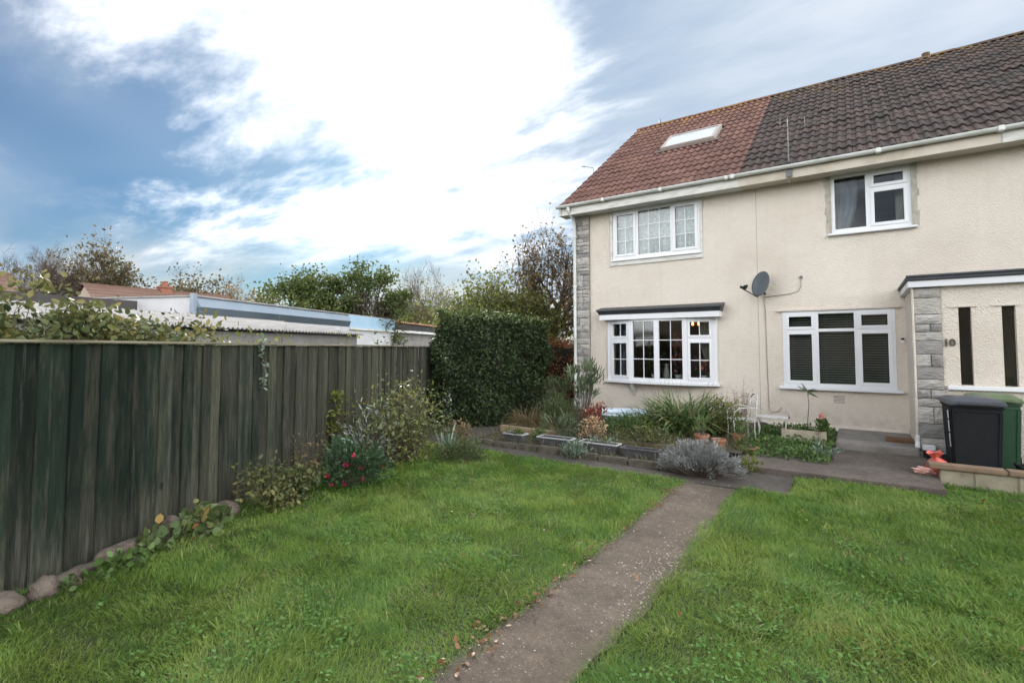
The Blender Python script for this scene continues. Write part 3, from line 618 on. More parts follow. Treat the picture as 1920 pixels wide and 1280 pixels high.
for k in range(14): t = k/13; p = Vector((-1.25, 10.30, 5.86)).lerp(Vector((-.47, 10.48, 5.80)), t); MB().tube([p-Vector((.02, -.085, .0)), p+Vector((.02, -.085, 0))], .004, 5).build('rod', M_galv, ar)
a2 = wempty('roof_aerial', (-5.72, 12.2, 6.3), 'small bare aerial rod sticking out past the left edge of the red roof', 'aerial')
MB().tube([(-5.66, 12.22, 6.18), (-5.72, 12.2, 6.42), (-6.0, 12.08, 6.47)], .008, 6).build('rod', M_dark, a2); MB().tube([(-5.93, 12.1, 6.40), (-5.93, 12.1, 6.50)], .006, 5).build('cross_piece', M_dark, a2)
fl = MB().lathe([(.0, .0), (.10, .0), (.08, .07), (.085, .09), (.085, .16), (.06, .16), (.06, .12)], 12, (1.62, 15.74, 8.68)).build('ridge_vent', M_tile_brown, H2, smooth=False); fl['label'] = 'round clay vent standing on the ridge'
MB().tube([(-5.0, 15.70, 8.70), (-5.0, 15.70, 8.90)], [.03, .02], 6).build('ridge_finial', M_dark, H1)
# ================================================================== ground, paths and slabs
def m_ground():
    n = NT('lawn_soil'); co = n.coord('World'); a = n.noise(co, 1.2, 6); b = n.noise(co, 30, 4)
    n.col(n.mix(n.mr(b, .3, .7), n.ramp(a, [(.3, (.022, .042, .010)), (.55, (.034, .060, .014)), (.75, (.046, .060, .018))]), (.030, .030, .013))); n.rough(.95); n.bump(b, .5, .03); return n.m
M_soil = m_ground()
def m_path(name, a, b, c, speck, edge=None):
    n = NT(name); co = n.coord('World'); base = n.ramp(n.noise(co, 2.2, 7, .62), [(.3, a), (.5, b), (.72, c)])
    base = n.mix(n.mr(n.noise(co, 55, 5, .7), .35, .7, 0, .65), base, tuple(x*.45 for x in a))
    v = n.new('ShaderNodeTexVoronoi'); n.L.new(co, v.inputs['Vector']); v.inputs['Scale'].default_value = 95; v.inputs['Randomness'].default_value = 1
    sepc = n.new('ShaderNodeSeparateColor'); n.L.new(v.outputs['Color'], sepc.inputs[0])
    stone = n.math('MULTIPLY', n.mr(v.outputs['Distance'], .36, .28), n.mr(sepc.outputs[0], .86, .88)); base = n.mix(n.math('MULTIPLY', stone, .7), base, speck)
    base = n.mix(.75, base, n.mix(1., base, n.ramp(n.noise(co, 14, 7, .68), [(.3, (.55, .53, .50)), (.5, (1., 1., 1.)), (.7, (1.4, 1.36, 1.28))]), 'MULTIPLY'))
    moss = n.mr(n.noise(co, 3.5, 6, .65), .58, .70, 0, .6); base = n.mix(moss, base, (.05, .055, .03))
    if edge:                                                            # soil and moss creeping in from both sides
        sx = n.new('ShaderNodeSeparateXYZ'); n.L.new(co, sx.inputs[0]); dd = n.math('ABSOLUTE', n.math('SUBTRACT', sx.outputs[0], edge[0]), 0); e = n.mr(n.math('ADD', dd, n.math('MULTIPLY', n.noise(co, 5, 6, .7), .20)), edge[1], edge[1]+.09, 0, .8); base = n.mix(e, base, n.mix(n.mr(n.noise(co, 11, 4), .4, .6), (.045, .034, .022), (.045, .055, .020)))
    n.col(base); n.rough(.95); h = n.math('ADD', n.noise(co, 70, 6, .7), n.math('MULTIPLY', n.noise(co, 8, 3), .8)); n.bump(h, .7, .015); return n.m
M_path = m_path('worn_path_concrete', (.066, .048, .034), (.108, .081, .060), (.155, .121, .092), (.26, .225, .185), edge=(-1.425, .335))
M_slab = m_path('landing_concrete', (.085, .068, .056), (.125, .102, .084), (.165, .137, .115), (.28, .25, .22))
M_dpath = m_path('dark_cross_path', (.055, .046, .039), (.080, .068, .058), (.105, .091, .079), (.2, .18, .16))
gnd = MB().add([(-1500, -1500, -.03), (1500, -1500, -.03), (1500, 1500, -.03), (-1500, 1500, -.03)], [(0, 1, 2, 3)]).build('ground', M_soil); tag(gnd, kind='structure')
def edge_slab(name, left, right, z0, z1, mat):
    """a cast strip between two ragged edges (lists of xy of equal length)"""
    n = len(left); vs = []
    for z in (z0, z1): vs += [(x, y, z) for x, y in left]+[(x, y, z) for x, y in right]
    fs = []
    for i in range(n-1):
        fs += [(2*n+i, 3*n+i, 3*n+i+1, 2*n+i+1), (i, 2*n+i, 2*n+i+1, i+1), (n+i, n+i+1, 3*n+i+1, 3*n+i)]
    fs += [(0, n, 3*n, 2*n), (n-1, 3*n-1, 4*n-1, 2*n-1)]
    return tag(MB().add(vs, fs).build(name, mat), kind='structure')
g = random.Random(3); ys = [-3+.16*k for k in range(58)]
edge_slab('path', [(-1.75+g.uniform(-.022, .022)-.02*math.sin(y*1.3), y) for y in ys], [(-1.10+g.uniform(-.025, .025)+.04*math.sin(y*1.7+1), y) for y in ys], -.04, .004, M_path)
xs = [-5.6+.1545*k for k in range(33)]
tag(MB().box(-1.9, -.66, 6.622, 7.098, -.04, -.001).build('path_corner', M_dpath), kind='structure')
edge_slab('cross_path', [(x, 6.62) for x in xs], [(x, 6.12+.12*max(0, (x+2.2))/1.4+g.uniform(-.02, .02)) for x in xs], -.04, .0, M_dpath)
ys = [6.1+.3*k for k in range(26)]; edge_slab('side_path', [(-6.35, y) for y in ys], [(-5.602, y) for y in ys], -.04, -.004, M_dpath)
tag(MB().box(-1.42, .76, 7.10, 7.98, -.02, .07).build('landing', M_slab, bevel=.012), kind='structure')
tag(MB().box(-.30, .76, 7.982, 9.10, -.02, .062).build('doorway_path', M_slab), kind='structure')
tag(MB().box(.765, 6, 7.98, 9.25, -.02, .03).build('bin_stand', M_slab), kind='structure')
stp = wempty('doorstep', (.2, 9.1, .06), 'worn grey concrete step leading up to the porch', 'step'); MB().box(-.30, .70, 9.101, FY-.052, .0, .155).build('step_block', M_concrete, stp, bevel=.015)
M_mat = pm('brown_coir', [(.10, .05, .022), (.19, .10, .05)], 30, .95, .5, 120)
tag(MB().box(.34, .69, 9.62, 9.9, .156, .20).build('door_mat', M_mat, bevel=.01), 'brown brick sized mat lying on the grey doorstep', 'mat')
# raised bed
M_bed = pm('bed_soil', [(.03, .024, .016), (.055, .042, .028), (.05, .055, .02)], 6, .97, .6, 40, kind='World', bdist=.04)
M_kerb = pm('mossy_kerb_stone', [(.05, .05, .028), (.085, .075, .055), (.15, .13, .10)], 10, .95, .6, 40, kind='World', bdist=.02)
def lumpy(x0, x1, y0, y1, z, amp, n, seed, z0=-.02):
    gg = np.random.default_rng(seed); nx = max(2, int((x1-x0)*n)); ny = max(2, int((y1-y0)*n)); X, Y = np.meshgrid(np.linspace(x0, x1, nx), np.linspace(y0, y1, ny)); Z = z+amp*gg.normal(size=X.shape)
    V = np.c_[X.ravel(), Y.ravel(), Z.ravel()]; i, j = np.meshgrid(np.arange(nx-1), np.arange(ny-1)); a = (j*nx+i).ravel(); F = np.c_[a, a+1, a+nx+1, a+nx]; me = npmesh('soil', V, F); me.shade_smooth(); return me
bed1 = tag(obj('lower_bed', lumpy(-5.3, -1.5, 6.68, 7.42, .06, .008, 8, 1), M_bed), kind='structure')
bed2 = tag(obj('upper_bed', lumpy(-5.45, -1.35, 7.50, FY, .13, .012, 8, 2), M_bed), kind='structure')
bed3 = tag(obj('weedy_bed', lumpy(-1.45, -.30, 7.985, FY, .07, .008, 8, 3), M_bed), kind='structure')
ke = wempty('bed_edging', (-3.4, 6.6, 0), 'low mossy stone kerb edging the front of the flower bed', 'kerb'); x = -5.25; g = random.Random(9)
while x < -1.85:
    L = g.uniform(.28, .46); MB().box(-L/2+.006, L/2-.006, -.06, .07, -.04, g.uniform(.075, .105)).build('kerb_stone', M_kerb, ke, (x+L/2, 6.61+g.uniform(-.012, .012), 0), (g.uniform(-.03, .03), g.uniform(-.02, .02), g.uniform(-.03, .03)), bevel=.018); x += L
for y_, lab in ((7.0, 'x'),): pass
M_timber = pm('weathered_timber', [(.17, .12, .075), (.27, .20, .125), (.34, .26, .17)], 5, .9, .3, 30, stretch=(.6, 5, 5))
M_mossy = pm('mossy_timber', [(.06, .05, .03), (.11, .09, .055), (.10, .105, .045)], 7, .95, .4, 30)
for a, b, lab in ((-5.35, -4.22, 'pale timber edging beam beneath the brown dried grass'), (-4.2, -3.2, 'timber edging beam behind the second planting trough'), (-3.18, -2.1, 'mossy timber edging beam left of the grey lavender')):
    tag(MB().box(-(b-a)/2, (b-a)/2-.01, -.045, .045, -.05, .085 if a < -5 else .055).build('edging_beam', M_timber if a < -5 else M_mossy, None, ((a+b)/2, 7.46+g.uniform(-.01, .01), .10), (0, g.uniform(-.008, .012), g.uniform(-.01, .01)), bevel=.012), lab, 'beam', 'timber beams in the bed')
# ------------------------------------------------------------------ planters, pots
M_trough = pm('grey_trough_plastic', [(.055, .052, .058), (.085, .08, .088)], 10, .7, .15, 60); M_rim = pm('trough_rim', [(.30, .30, .30), (.42, .42, .42)], 10, .6, 0)
def trough(x, y, z, L, W, Hh, rz, lab, rim=M_rim):
    t = empty('planting_trough', (x, y, z), rz, lab, 'planter', 'grey troughs along the kerb'); a, b = L/2, W/2; k = .88; mb = MB()
    o = [(-a*k, -b*k, 0), (a*k, -b*k, 0), (a*k, b*k, 0), (-a*k, b*k, 0), (-a, -b, Hh), (a, -b, Hh), (a, b, Hh), (-a, b, Hh)]
    i = [(-a+.015, -b+.015, Hh), (a-.015, -b+.015, Hh), (a-.015, b-.015, Hh), (-a+.015, b-.015, Hh), (-a*k, -b*k, .03), (a*k, -b*k, .03), (a*k, b*k, .03), (-a*k, b*k, .03)]
    mb.add(o+i, [(0, 3, 2, 1), (0, 1, 5, 4), (1, 2, 6, 5), (2, 3, 7, 6), (3, 0, 4, 7), (4, 5, 9, 8), (5, 6, 10, 9), (6, 7, 11, 10), (7, 4, 8, 11), (8, 9, 13, 12), (9, 10, 14, 13), (10, 11, 15, 14), (11, 8, 12, 15), (12, 13, 14, 15)])
    mb.build('body', M_trough, t, recalc=False)
    holes_boxes(MB(), -a-.012, a+.012, -.012, .0, 0, .01, []) ; r = MB()
    for q in ((-a-.014, a+.014, -b-.014, -b+.01), (-a-.014, a+.014, b-.01, b+.014), (-a-.014, -a+.01, -b+.01, b-.01), (a-.01, a+.014, -b+.01, b-.01)): r.box(*q, Hh-.012, Hh+.006)
    r.build('rim', rim, t)
    for s in np.linspace(-a*.85, a*.85, 12): MB().box(s-.004, s+.004, -b*.96-.004, -b*.93, .02, Hh-.02).build('rib', M_trough, t)
    MB().box(-a*.95, a*.95, -b*.9, b*.9, Hh-.05, Hh-.03).build('compost', M_bed, t); return t
trough(-4.63, 6.86, .06, .36, .17, .13, -.02, 'small grey plastic trough, leftmost of those along the kerb')
trough(-3.87, 6.86, .06, .56, .19, .14, .03, 'grey plastic trough with oleander behind it, second along the kerb')
trough(-3.14, 6.86, .06, .58, .18, .14, -.02, 'grey plastic trough with a white rim in front of the beige dried plant')
trough(-2.52, 6.86, .06, .52, .17, .12, .02, 'dark trough just left of the grey lavender bush', M_trough)
def pot(x, y, z, r, h, lab):
    t = empty('flower_pot', (x, y, z), 0, lab, 'flower pot', 'terracotta pots beside the lavender'); MB().lathe([(0, 0), (r*.68, 0), (r*.92, h*.8), (r*.92, h*.8), (r*1.03, h*.8), (r*1.05, h), (r*.93, h), (r*.86, h*.72), (0, h*.7)], 18).build('body', M_pot, t, smooth=False)
    MB().lathe([(r*.87, 0), (.0, .012)], 18, (0, 0, h*.86)).build('compost', M_bed, t)
pot(-1.98, 8.0, .10, .11, .17, 'reddish terracotta pot nearest the strap leaved clump'); pot(-1.72, 7.93, .10, .10, .14, 'terracotta pot with a pale rim right of the reddish pot')
pot(-1.52, 8.35, .12, .09, .15, 'terracotta pot half hidden left of the white chair legs'); pot(-1.36, 8.02, .07, .15, .08, 'wide shallow terracotta bowl under the white chair front')
M_ctrough = pm('pale_stone_trough', [(.22, .19, .14), (.36, .32, .24), (.43, .39, .30)], 9, .95, .5, 40, bdist=.02)
ct = empty('stone_trough', (-.73, 9.35, .075), .05, 'long pale stone trough planter below the blinds window', 'planter'); mb = MB(); L, W, h = .62, .24, .2
mb.box(-L/2, L/2, -W/2, -W/2+.035, .02, h).box(-L/2, L/2, W/2-.035, W/2, .02, h).box(-L/2, -L/2+.035, -W/2+.035, W/2-.035, .02, h).box(L/2-.035, L/2, -W/2+.035, W/2-.035, .02, h).box(-L/2+.035, L/2-.035, -W/2+.035, W/2-.035, .02, .06)
mb.build('body', M_ctrough, ct); MB().box(-L/2+.035, L/2-.035, -W/2+.035, W/2-.035, .061, .17).build('compost', M_bed, ct)
for s in (-.2, .2): MB().box(s-.06, s+.06, -.09, .09, -.02, .02).build('foot', M_ctrough, ct)
# pale blue oval tub among the plants
tb = empty('blue_tub', (-3.85, 9.45, .12), -.1, 'pale blue oval tub with a raised rim below the bow window', 'tub')
M_blue = pm('pale_blue_plastic', [(.42, .52, .60), (.56, .66, .74)], 4, .4, 0)
MB().lathe([(0, .02), (.40, .02), (.44, 0), (.5, .15), (.54, .175), (.555, .2), (.52, .21), (.48, .17), (.43, .05), (0, .05)], 36, sx=1.1, sy=1.05).build('shell', M_blue, tb, smooth=True)
MB().lathe([(.0, .13), (.475, .13)], 36, sx=1.1, sy=1.05).build('water', pm('dark_tub_water', [(.02, .025, .02), (.03, .04, .03)], 3, .1, 0), tb)
# ------------------------------------------------------------------ white metal chair and low table
M_wmetal = pm('chipped_white_metal', [(.26, .23, .20), (.46, .45, .43), (.56, .56, .54)], 22, .5, 0)
ch = empty('garden_chair', (-1.55, 8.72, .10), R(-62), 'ornate white metal garden chair standing among the pots', 'chair')
for sx in (-.2, .2):
    MB().tube([(sx, -.2, 0), (sx*.98, -.19, .24), (sx, -.2, .44)], .012, 6).build('leg', M_wmetal, ch, smooth=True)
    MB().tube([(sx, .22, 0), (sx*.98, .20, .24), (sx, .2, .44), (sx*.98, .24, .65), (sx*.9, .27, .86)], .012, 6).build('leg', M_wmetal, ch, smooth=True)
    MB().tube([(sx, .23, .66), (sx*1.15, .1, .69), (sx*1.2, -.1, .67), (sx*1.15, -.19, .60), (sx, -.2, .44)], .012, 6).build('arm_rest', M_wmetal, ch, smooth=True)
for k in range(7): MB().box(-.2, .2, -.2+k*.06, -.17+k*.06, .435, .447).build('seat_slat', M_wmetal, ch)
MB().tube([(-.18, .27, .86), (-.1, .28, .92), (0, .285, .95), (.1, .28, .92), (.18, .27, .86)], .013, 6).build('back_rail', M_wmetal, ch, smooth=True)
for cx in (-.1, 0, .1): MB().tube([(cx+.045*math.cos(a)*(1-a/14), .26, .68+.09*a/6.3+.045*math.sin(a)) for a in np.linspace(0, 9, 18)], .006, 5).build('scroll', M_wmetal, ch, smooth=True)
ch.scale = (.78, .78, .80)
tbm = empty('low_metal_table', (-1.18, 9.35, .07), .1, 'low white metal table by the cream wall, right of the chair', 'table')
MB().box(-.24, .24, -.16, .16, .36, .385).build('table_top', M_wmetal, tbm, bevel=.005)
for sx in (-.21, .21):
    for sy in (-.13, .13): MB().tube([(sx, sy, 0), (sx*.9, sy*.9, .18), (sx, sy, .36)], .011, 6).build('leg', M_wmetal, tbm, smooth=True)
MB().tube([(.24, .15, .385), (.26, .15, .47), (.22, .15, .52), (.19, .15, .47), (.22, .15, .44)], .009, 6).build('scroll', M_wmetal, tbm, smooth=True)
for x, y, lab in ((-.97, 9.42, 'left'), (-.52, 9.45, 'right')):
    s = empty('solar_light', (x, y, .20), 0, 'small black solar stake light stuck in the stone trough, the %s one' % lab, 'garden light', 'solar stake lights'); MB().tube([(0, 0, -.05), (0, 0, .22)], .006, 6).build('stake', M_dark, s); MB().lathe([(0, .21), (.03, .21), (.045, .235), (.045, .25), (0, .258)], 12).build('head', M_black, s)
# ------------------------------------------------------------------ low wall, bins and what lies by them
M_block = pm('pale_block', [(.12, .11, .075), (.27, .24, .17), (.36, .33, .25)], 5, .95, .5, 45, kind='World', bdist=.015); M_cope = pm('brown_coping', [(.15, .10, .065), (.24, .165, .105)], 6, .9, .3, 40, kind='World')
lw = wempty('low_wall', (1.9, 7.76, 0), 'low pale block wall with brown coping in front of the bins', 'wall'); x = .76; g = random.Random(4)
while x < 5: L = g.choice((.30, .36, .26)); MB().box(x+.004, x+L-.004, 7.70, 7.82, -.02, .182).build('block', M_block, lw, bevel=.008); x += L
MB().box(.77, x-.01, 7.71, 7.81, -.02, .178).build('mortar_core', M_mortar, lw)
x = .66
while x < 5: L = .68; MB().box(x+.003, x+L-.003, 7.66, 7.86, .184, .235).build('coping', M_cope, lw, bevel=.01); x += L
def wheelie(x, y, rz, body, lidm, lab, wid=.48, dep=.54, hh=.92):
    t = empty('wheelie_bin', (x, y, .03), rz, lab, 'bin', 'wheelie bins'); a, b = wid/2, dep/2; ta, tb_ = a*.86, b*.76; mb = MB()
    def ring(sa, sb, z, yo=0): return [(-sa, -sb+yo, z), (sa, -sb+yo, z), (sa, sb+yo, z), (-sa, sb+yo, z)]
    rs = [ring(ta, tb_, .03), ring(ta+.005, tb_+.005, .06), ring(a*.97, b*.97, hh-.10), ring(a*.97, b*.97, hh-.06)]; vs = sum(rs, []); fs = [(0, 3, 2, 1), (12, 13, 14, 15)]
    for k in range(3):
        for i in range(4): fs.append((k*4+i, k*4+(i+1) % 4, k*4+4+(i+1) % 4, k*4+4+i))
    mb.add(vs, fs).build('body', body, t, bevel=.025, smooth=False)
    MB().box(-a-.012, a+.012, -b-.012, b+.012, hh-.085, hh-.05).build('rim', body, t, bevel=.012)
    lid = MB(); vs = ring(a+.03, b+.035, hh-.05, -.0)+ring(a+.03, b+.035, hh-.005)+ring(a*.82, b*.8, hh+.035)+ring(a*.5, b*.5, hh+.045); fs = [(0, 3, 2, 1), (12, 13, 14, 15)]
    for k in range(3):
        for i in range(4): fs.append((k*4+i, k*4+(i+1) % 4, k*4+4+(i+1) % 4, k*4+4+i))
    ld = lid.add(vs, fs).build('lid', lidm, t, bevel=.014); MB().box(-a*.7, a*.7, -b-.075, -b-.03, hh-.035, hh-.01).build('lid_lip', lidm, ld, bevel=.01)
    for s in (-1, 1):                                                   # moulded ribs down the front corners and a seam under the rim
        MB().obox((s*ta*.90, -tb_-.006, .08), (s*a*.88, -b*.97-.006, hh-.13), .016, .012, (0, 1, 0)).build('rib', body, t)
        MB().obox((s*(ta+.006), -tb_*.75, .08), (s*(a*.97+.004), -b*.75, hh-.13), .012, .016, (1, 0, 0)).build('rib', body, t)
        MB().tube([(s*a*.7-.03, b+.03, hh-.02), (s*a*.7+.03, b+.03, hh-.02)], .022, 10).build('hinge', lidm, t)
    MB().box(-a*.93, a*.93, -b*.97-.010, -b*.97+.002, hh-.125, hh-.10).build('seam', body, t, bevel=.003)
    MB().tube([(-a*.85, b+.02, hh-.05), (-a*.85, b+.09, hh-.03), (a*.85, b+.09, hh-.03), (a*.85, b+.02, hh-.05)], .016, 8).build('handle', body, t)
    for s in (-1, 1):
        wv = MB().tube([(s*(ta+.0), tb_+.03, .10), (s*(ta+.06), tb_+.03, .10)], .10, 18).build('wheel', M_black, t); MB().tube([(s*(ta+.061), tb_+.03, .10), (s*(ta+.068), tb_+.03, .10)], .05, 12).build('hub', M_galv, wv)
    MB().tube([(-ta, tb_+.03, .10), (ta, tb_+.03, .10)], .012, 8).build('axle', M_galv, t); MB().box(-ta+.02, ta-.02, -tb_, -tb_+.05, 0, .04).build('foot', body, t); return t
bk = wheelie(1.14, 8.30, R(3), M_black, M_lid, 'black wheelie bin with grey lid and white stickers on its side')
st = MB()
for k, (z0, z1) in enumerate(((.70, .80), (.55, .68), (.40, .53))): st.obox((-.243-.0, -.16, z0), (-.246, -.16, z1), .004, .07, (0, 1, 0))
st = MB()
for z0, z1 in ((.70, .80), (.54, .68), (.36, .52)):
    f = lambda z: -(.25*.86+.25*.11*(z-.06)/.76)-.004
    st.add([(f(z0), -.20, z0), (f(z0), -.13, z0), (f(z1), -.13, z1), (f(z1), -.20, z1)], [(0, 1, 2, 3)])
st.build('stickers', M_white, bk)
wheelie(1.43, 8.90, R(-4), M_green, pm('dull_green_lid', [(.08, .12, .06), (.13, .17, .09)], 10, .5, 0), 'green wheelie bin standing behind the black one')
bx = empty('black_trough', (1.95, 8.18, .03), .12, 'long black plastic trough lying behind the low wall, right of the black bin', 'planter'); a, b, h = .45, .1, .2; mb = MB()
mb.add([(-a*.9, -b*.8, 0), (a*.9, -b*.8, 0), (a*.9, b*.8, 0), (-a*.9, b*.8, 0), (-a, -b, h), (a, -b, h), (a, b, h), (-a, b, h), (-a*.9, -b*.8, .02), (a*.9, -b*.8, .02), (a*.9, b*.8, .02), (-a*.9, b*.8, .02)], [(0, 3, 2, 1), (0, 1, 5, 4), (1, 2, 6, 5), (2, 3, 7, 6), (3, 0, 4, 7), (4, 5, 9, 8), (5, 6, 10, 9), (6, 7, 11, 10), (7, 4, 8, 11), (8, 9, 10, 11)]).build('body', M_black, bx, recalc=False)
MB().tube([(-a, -b, h), (a, -b, h), (a, b, h), (-a, b, h), (-a, -b, h)], .014, 6).build('rim', M_black, bx)
tag(MB().box(-.07, .07, -.05, .05, 0, .16).build('brick_lump', pm('buff_rubble', [(.22, .15, .10), (.34, .25, .18)], 8, .95, .5), None, (1.62, 8.2, .03), (0, .25, .3), bevel=.03), 'buff rubble lump lying against the right side of the black bin', 'rubble')
cl = empty('cable_box', (.80, 9.13, .06), 0, 'small white box with a black base at the foot of the stone pier', 'box'); MB().box(-.07, .07, -.05, .05, .10, .17).build('cover', M_white, cl, bevel=.008); MB().box(-.06, .06, -.045, .045, 0, .10).build('base', M_black, cl)
bs = wempty('pipe_shoe', (.685, 9.23, .16), 'white plastic pipe shoe at the foot of the porch corner', 'pipe'); MB().tube([(.69, 9.24, .34), (.685, 9.22, .24), (.68, 9.15, .17)], .03, 10).build('elbow', M_gutter, bs)
MB().tube([(.69, 9.245, .34), (.69, 9.245, 2.44)], .018, 8).build('thin_pipe', M_render, bs)
def rock_mesh(seed, sx, sy, sz, rough=.16, sub=3):
    gg = np.random.default_rng(seed); bm = bmesh.new(); bmesh.ops.create_icosphere(bm, subdivisions=sub, radius=1); dirs = unit(gg.normal(size=(9, 3))); offs = gg.uniform(.62, .95, 9)
    from mathutils import noise as mn
    for v in bm.verts:
        c = v.co.copy(); m = 1.
        for d, o in zip(dirs, offs):
            t = c.dot(Vector(d)); 
            if t > o: m = min(m, o/t)
        c *= m*(1+rough*mn.noise(c*2.3+Vector((seed, 0, 0)))); v.co = (c.x*sx, c.y*sy, c.z*sz)
    me = bpy.data.meshes.new('rock'); bm.to_mesh(me); bm.free(); me.shade_smooth(); return me
M_bag = pm('red_pink_plastic', [(.42, .06, .04), (.62, .12, .09), (.70, .38, .30)], 7, .35, .5, 14, bdist=.05)
gg = np.random.default_rng(6); bg_ = MB().lathe([(0, 0), (.085, .005), (.115, .05), (.11, .11), (.085, .17), (.04, .215), (.02, .235), (.045, .265), (.075, .30)], 22); ph = gg.uniform(0, 6.28, 4)
bg_.v = [(x*(1+.16*math.sin(5*math.atan2(y, x)+z*22+ph[0])+.09*math.sin(11*math.atan2(y, x)-z*30+ph[1])), y*(1+.16*math.sin(5*math.atan2(y, x)+z*22+ph[0])+.09*math.sin(9*math.atan2(y, x)+z*40+ph[2])), z*(1+.06*math.sin(3*math.atan2(y, x)))) for x, y, z in bg_.v]
tag(bg_.build('plastic_bag', M_bag, None, (.79, 8.02, .03), (.1, -.12, 0), smooth=True), 'crumpled red plastic bag standing against the black bin', 'bag')
tag(obj('bag_scrap', rock_mesh(23, .12, .08, .045, .6, 4), pm('pink_plastic', [(.62, .30, .24), (.72, .45, .38)], 6, .4, .5, 14, bdist=.05), None, (.64, 7.90, .10), (0, .15, .4)), 'pale pink plastic scrap beside the end of the low wall coping', 'bag')
# ================================================================== fence and what grows on it
TH = math.atan(.42); A2 = Vector((-math.sin(TH), math.cos(TH), 0)); B2 = Vector((-math.cos(TH), -math.sin(TH), 0))
def FW(a, d, z=0): v = A2*a+B2*d; return Vector((v.x, v.y, z))
def m_board():
    n = NT('weathered_green_board'); co = n.coord('Object', (1, 1, .07), True); co2 = n.coord('Object', (1.6, 1.6, .22), True); oi = n.new('ShaderNodeObjectInfo')
    at = n.new('ShaderNodeAttribute', attribute_name='fade', attribute_type='OBJECT')
    wood = n.ramp(n.math('ADD', n.math('MULTIPLY', n.noise(co, 34, 8, .66), .55), n.math('MULTIPLY', n.noise(co, 120, 5, .6), .45)), [(.28, (.020, .021, .015)), (.5, (.052, .053, .039)), (.72, (.105, .105, .079))])
    paint = n.ramp(n.noise(co2, 9, 6, .6), [(.3, (.008, .014, .010)), (.7, (.015, .028, .020))])
    sep = n.new('ShaderNodeSeparateXYZ'); tcz = n.new('ShaderNodeTexCoord'); n.L.new(tcz.outputs['Object'], sep.inputs[0])
    low = n.mr(sep.outputs[2], .50, .0, 0., .22)                         # paint is worn off near the ground
    f = n.math('ADD', n.math('ADD', n.noise(co2, 5.5, 8, .74), low), n.math('MULTIPLY', at.outputs['Fac'], .42))
    c = n.mix(n.mr(f, .57, .77), paint, wood)
    c = n.mix(1., c, n.ramp(oi.outputs['Random'], [(0, (.55, .56, .55)), (.5, (.95, .95, .93)), (1, (1.35, 1.32, 1.25))]), 'MULTIPLY')
    lich = n.mr(n.math('ADD', n.noise(n.coord('Object', (1, 1, .05), True), 15, 6, .7), n.math('MULTIPLY', low, .5)), .60, .78, 0, .55); c = n.mix(lich, c, (.15, .147, .118))
    kv = n.new('ShaderNodeTexVoronoi'); n.L.new(n.coord('Object', (1, 1, .55), True), kv.inputs['Vector']); kv.inputs['Scale'].default_value = 3.2; c = n.mix(n.mr(kv.outputs['Distance'], .075, .045, 0, .8), c, (.012, .010, .008))   # knots
    n.col(c); n.rough(.95); n.b.inputs['Specular IOR Level'].default_value = .2
    n.bump(n.noise(co, 90, 7, .65), .9, .012); return n.m
M_board = m_board(); M_cap = pm('pale_cap_timber', [(.10, .09, .06), (.20, .18, .125), (.27, .24, .17)], 5, .9, .2, 40, stretch=(5, .5, 5))
fo = FW(-.7, 3.845); fence = empty('board_fence', fo, TH, 'tall weathered green and grey board fence along the lawn', 'fence'); g = random.Random(17); y = 0.; k = 0
while y < 11.55:
    w_ = g.uniform(.098, .142); a = y-.7; h = 1.63-.0035*max(0, a)+g.uniform(-.004, .004); tk = .017; mb = MB(); nz = 4; vs = []
    tl = g.uniform(-.008, .008); ov = .0035 if k % 2 else -.019; cup = g.uniform(-.003, .003)
    for q in range(nz+1):
        z = -.02+(h+.02)*q/nz; e0, e1 = g.uniform(-.0025, .0025), g.uniform(-.0025, .0025)
        vs += [(-tl/2, -w_/2+ov+e0, z), (cup, 0, z), (tl/2, w_/2-ov+e1, z), (tl/2-tk, w_/2-ov+e1, z), (-tl/2-tk, -w_/2+ov+e0, z)]
    fs = [(0, 4, 3, 2, 1), tuple(nz*5+i for i in range(5))]
    for q in range(nz):
        for i in range(5): fs.append((q*5+i, q*5+(i+1) % 5, q*5+5+(i+1) % 5, q*5+5+i))
    b = mb.add(vs, fs).build('board', M_board, fence, (.021*(k % 2)-.0105, y+w_/2, 0), (0, g.uniform(-.004, .004), 0)); b['fade'] = min(1., max(0., (a-2.2)/4.2+g.uniform(-.30, .24))); y += w_; k += 1
y = -.02
while y < 11.5: L = min(2.9, 11.58-y); MB().box(-.035, .035, .004, L-.004, 0, .021).build('capping', M_cap, fence, (g.uniform(-.006, .006), y, 1.634-.0035*max(0, y-.7)+g.uniform(-.003, .004)), (-.0035+g.uniform(-.0012, .0012), g.uniform(-.05, .05), g.uniform(-.002, .002)), bevel=.005); y += L
for z in (.35, 1.25): MB().box(-.075, -.045, 0, 11.5, z, z+.08).build('rail', M_cap, fence)
for y in np.arange(.2, 11.6, 2.2): MB().box(-.175, -.076, y, y+.1, -.02, 1.6).build('post', M_cap, fence)
M_rock = pm('lichen_rock', [(.045, .038, .03), (.10, .08, .062), (.17, .135, .11)], 7, .95, .8, 30, bdist=.03)
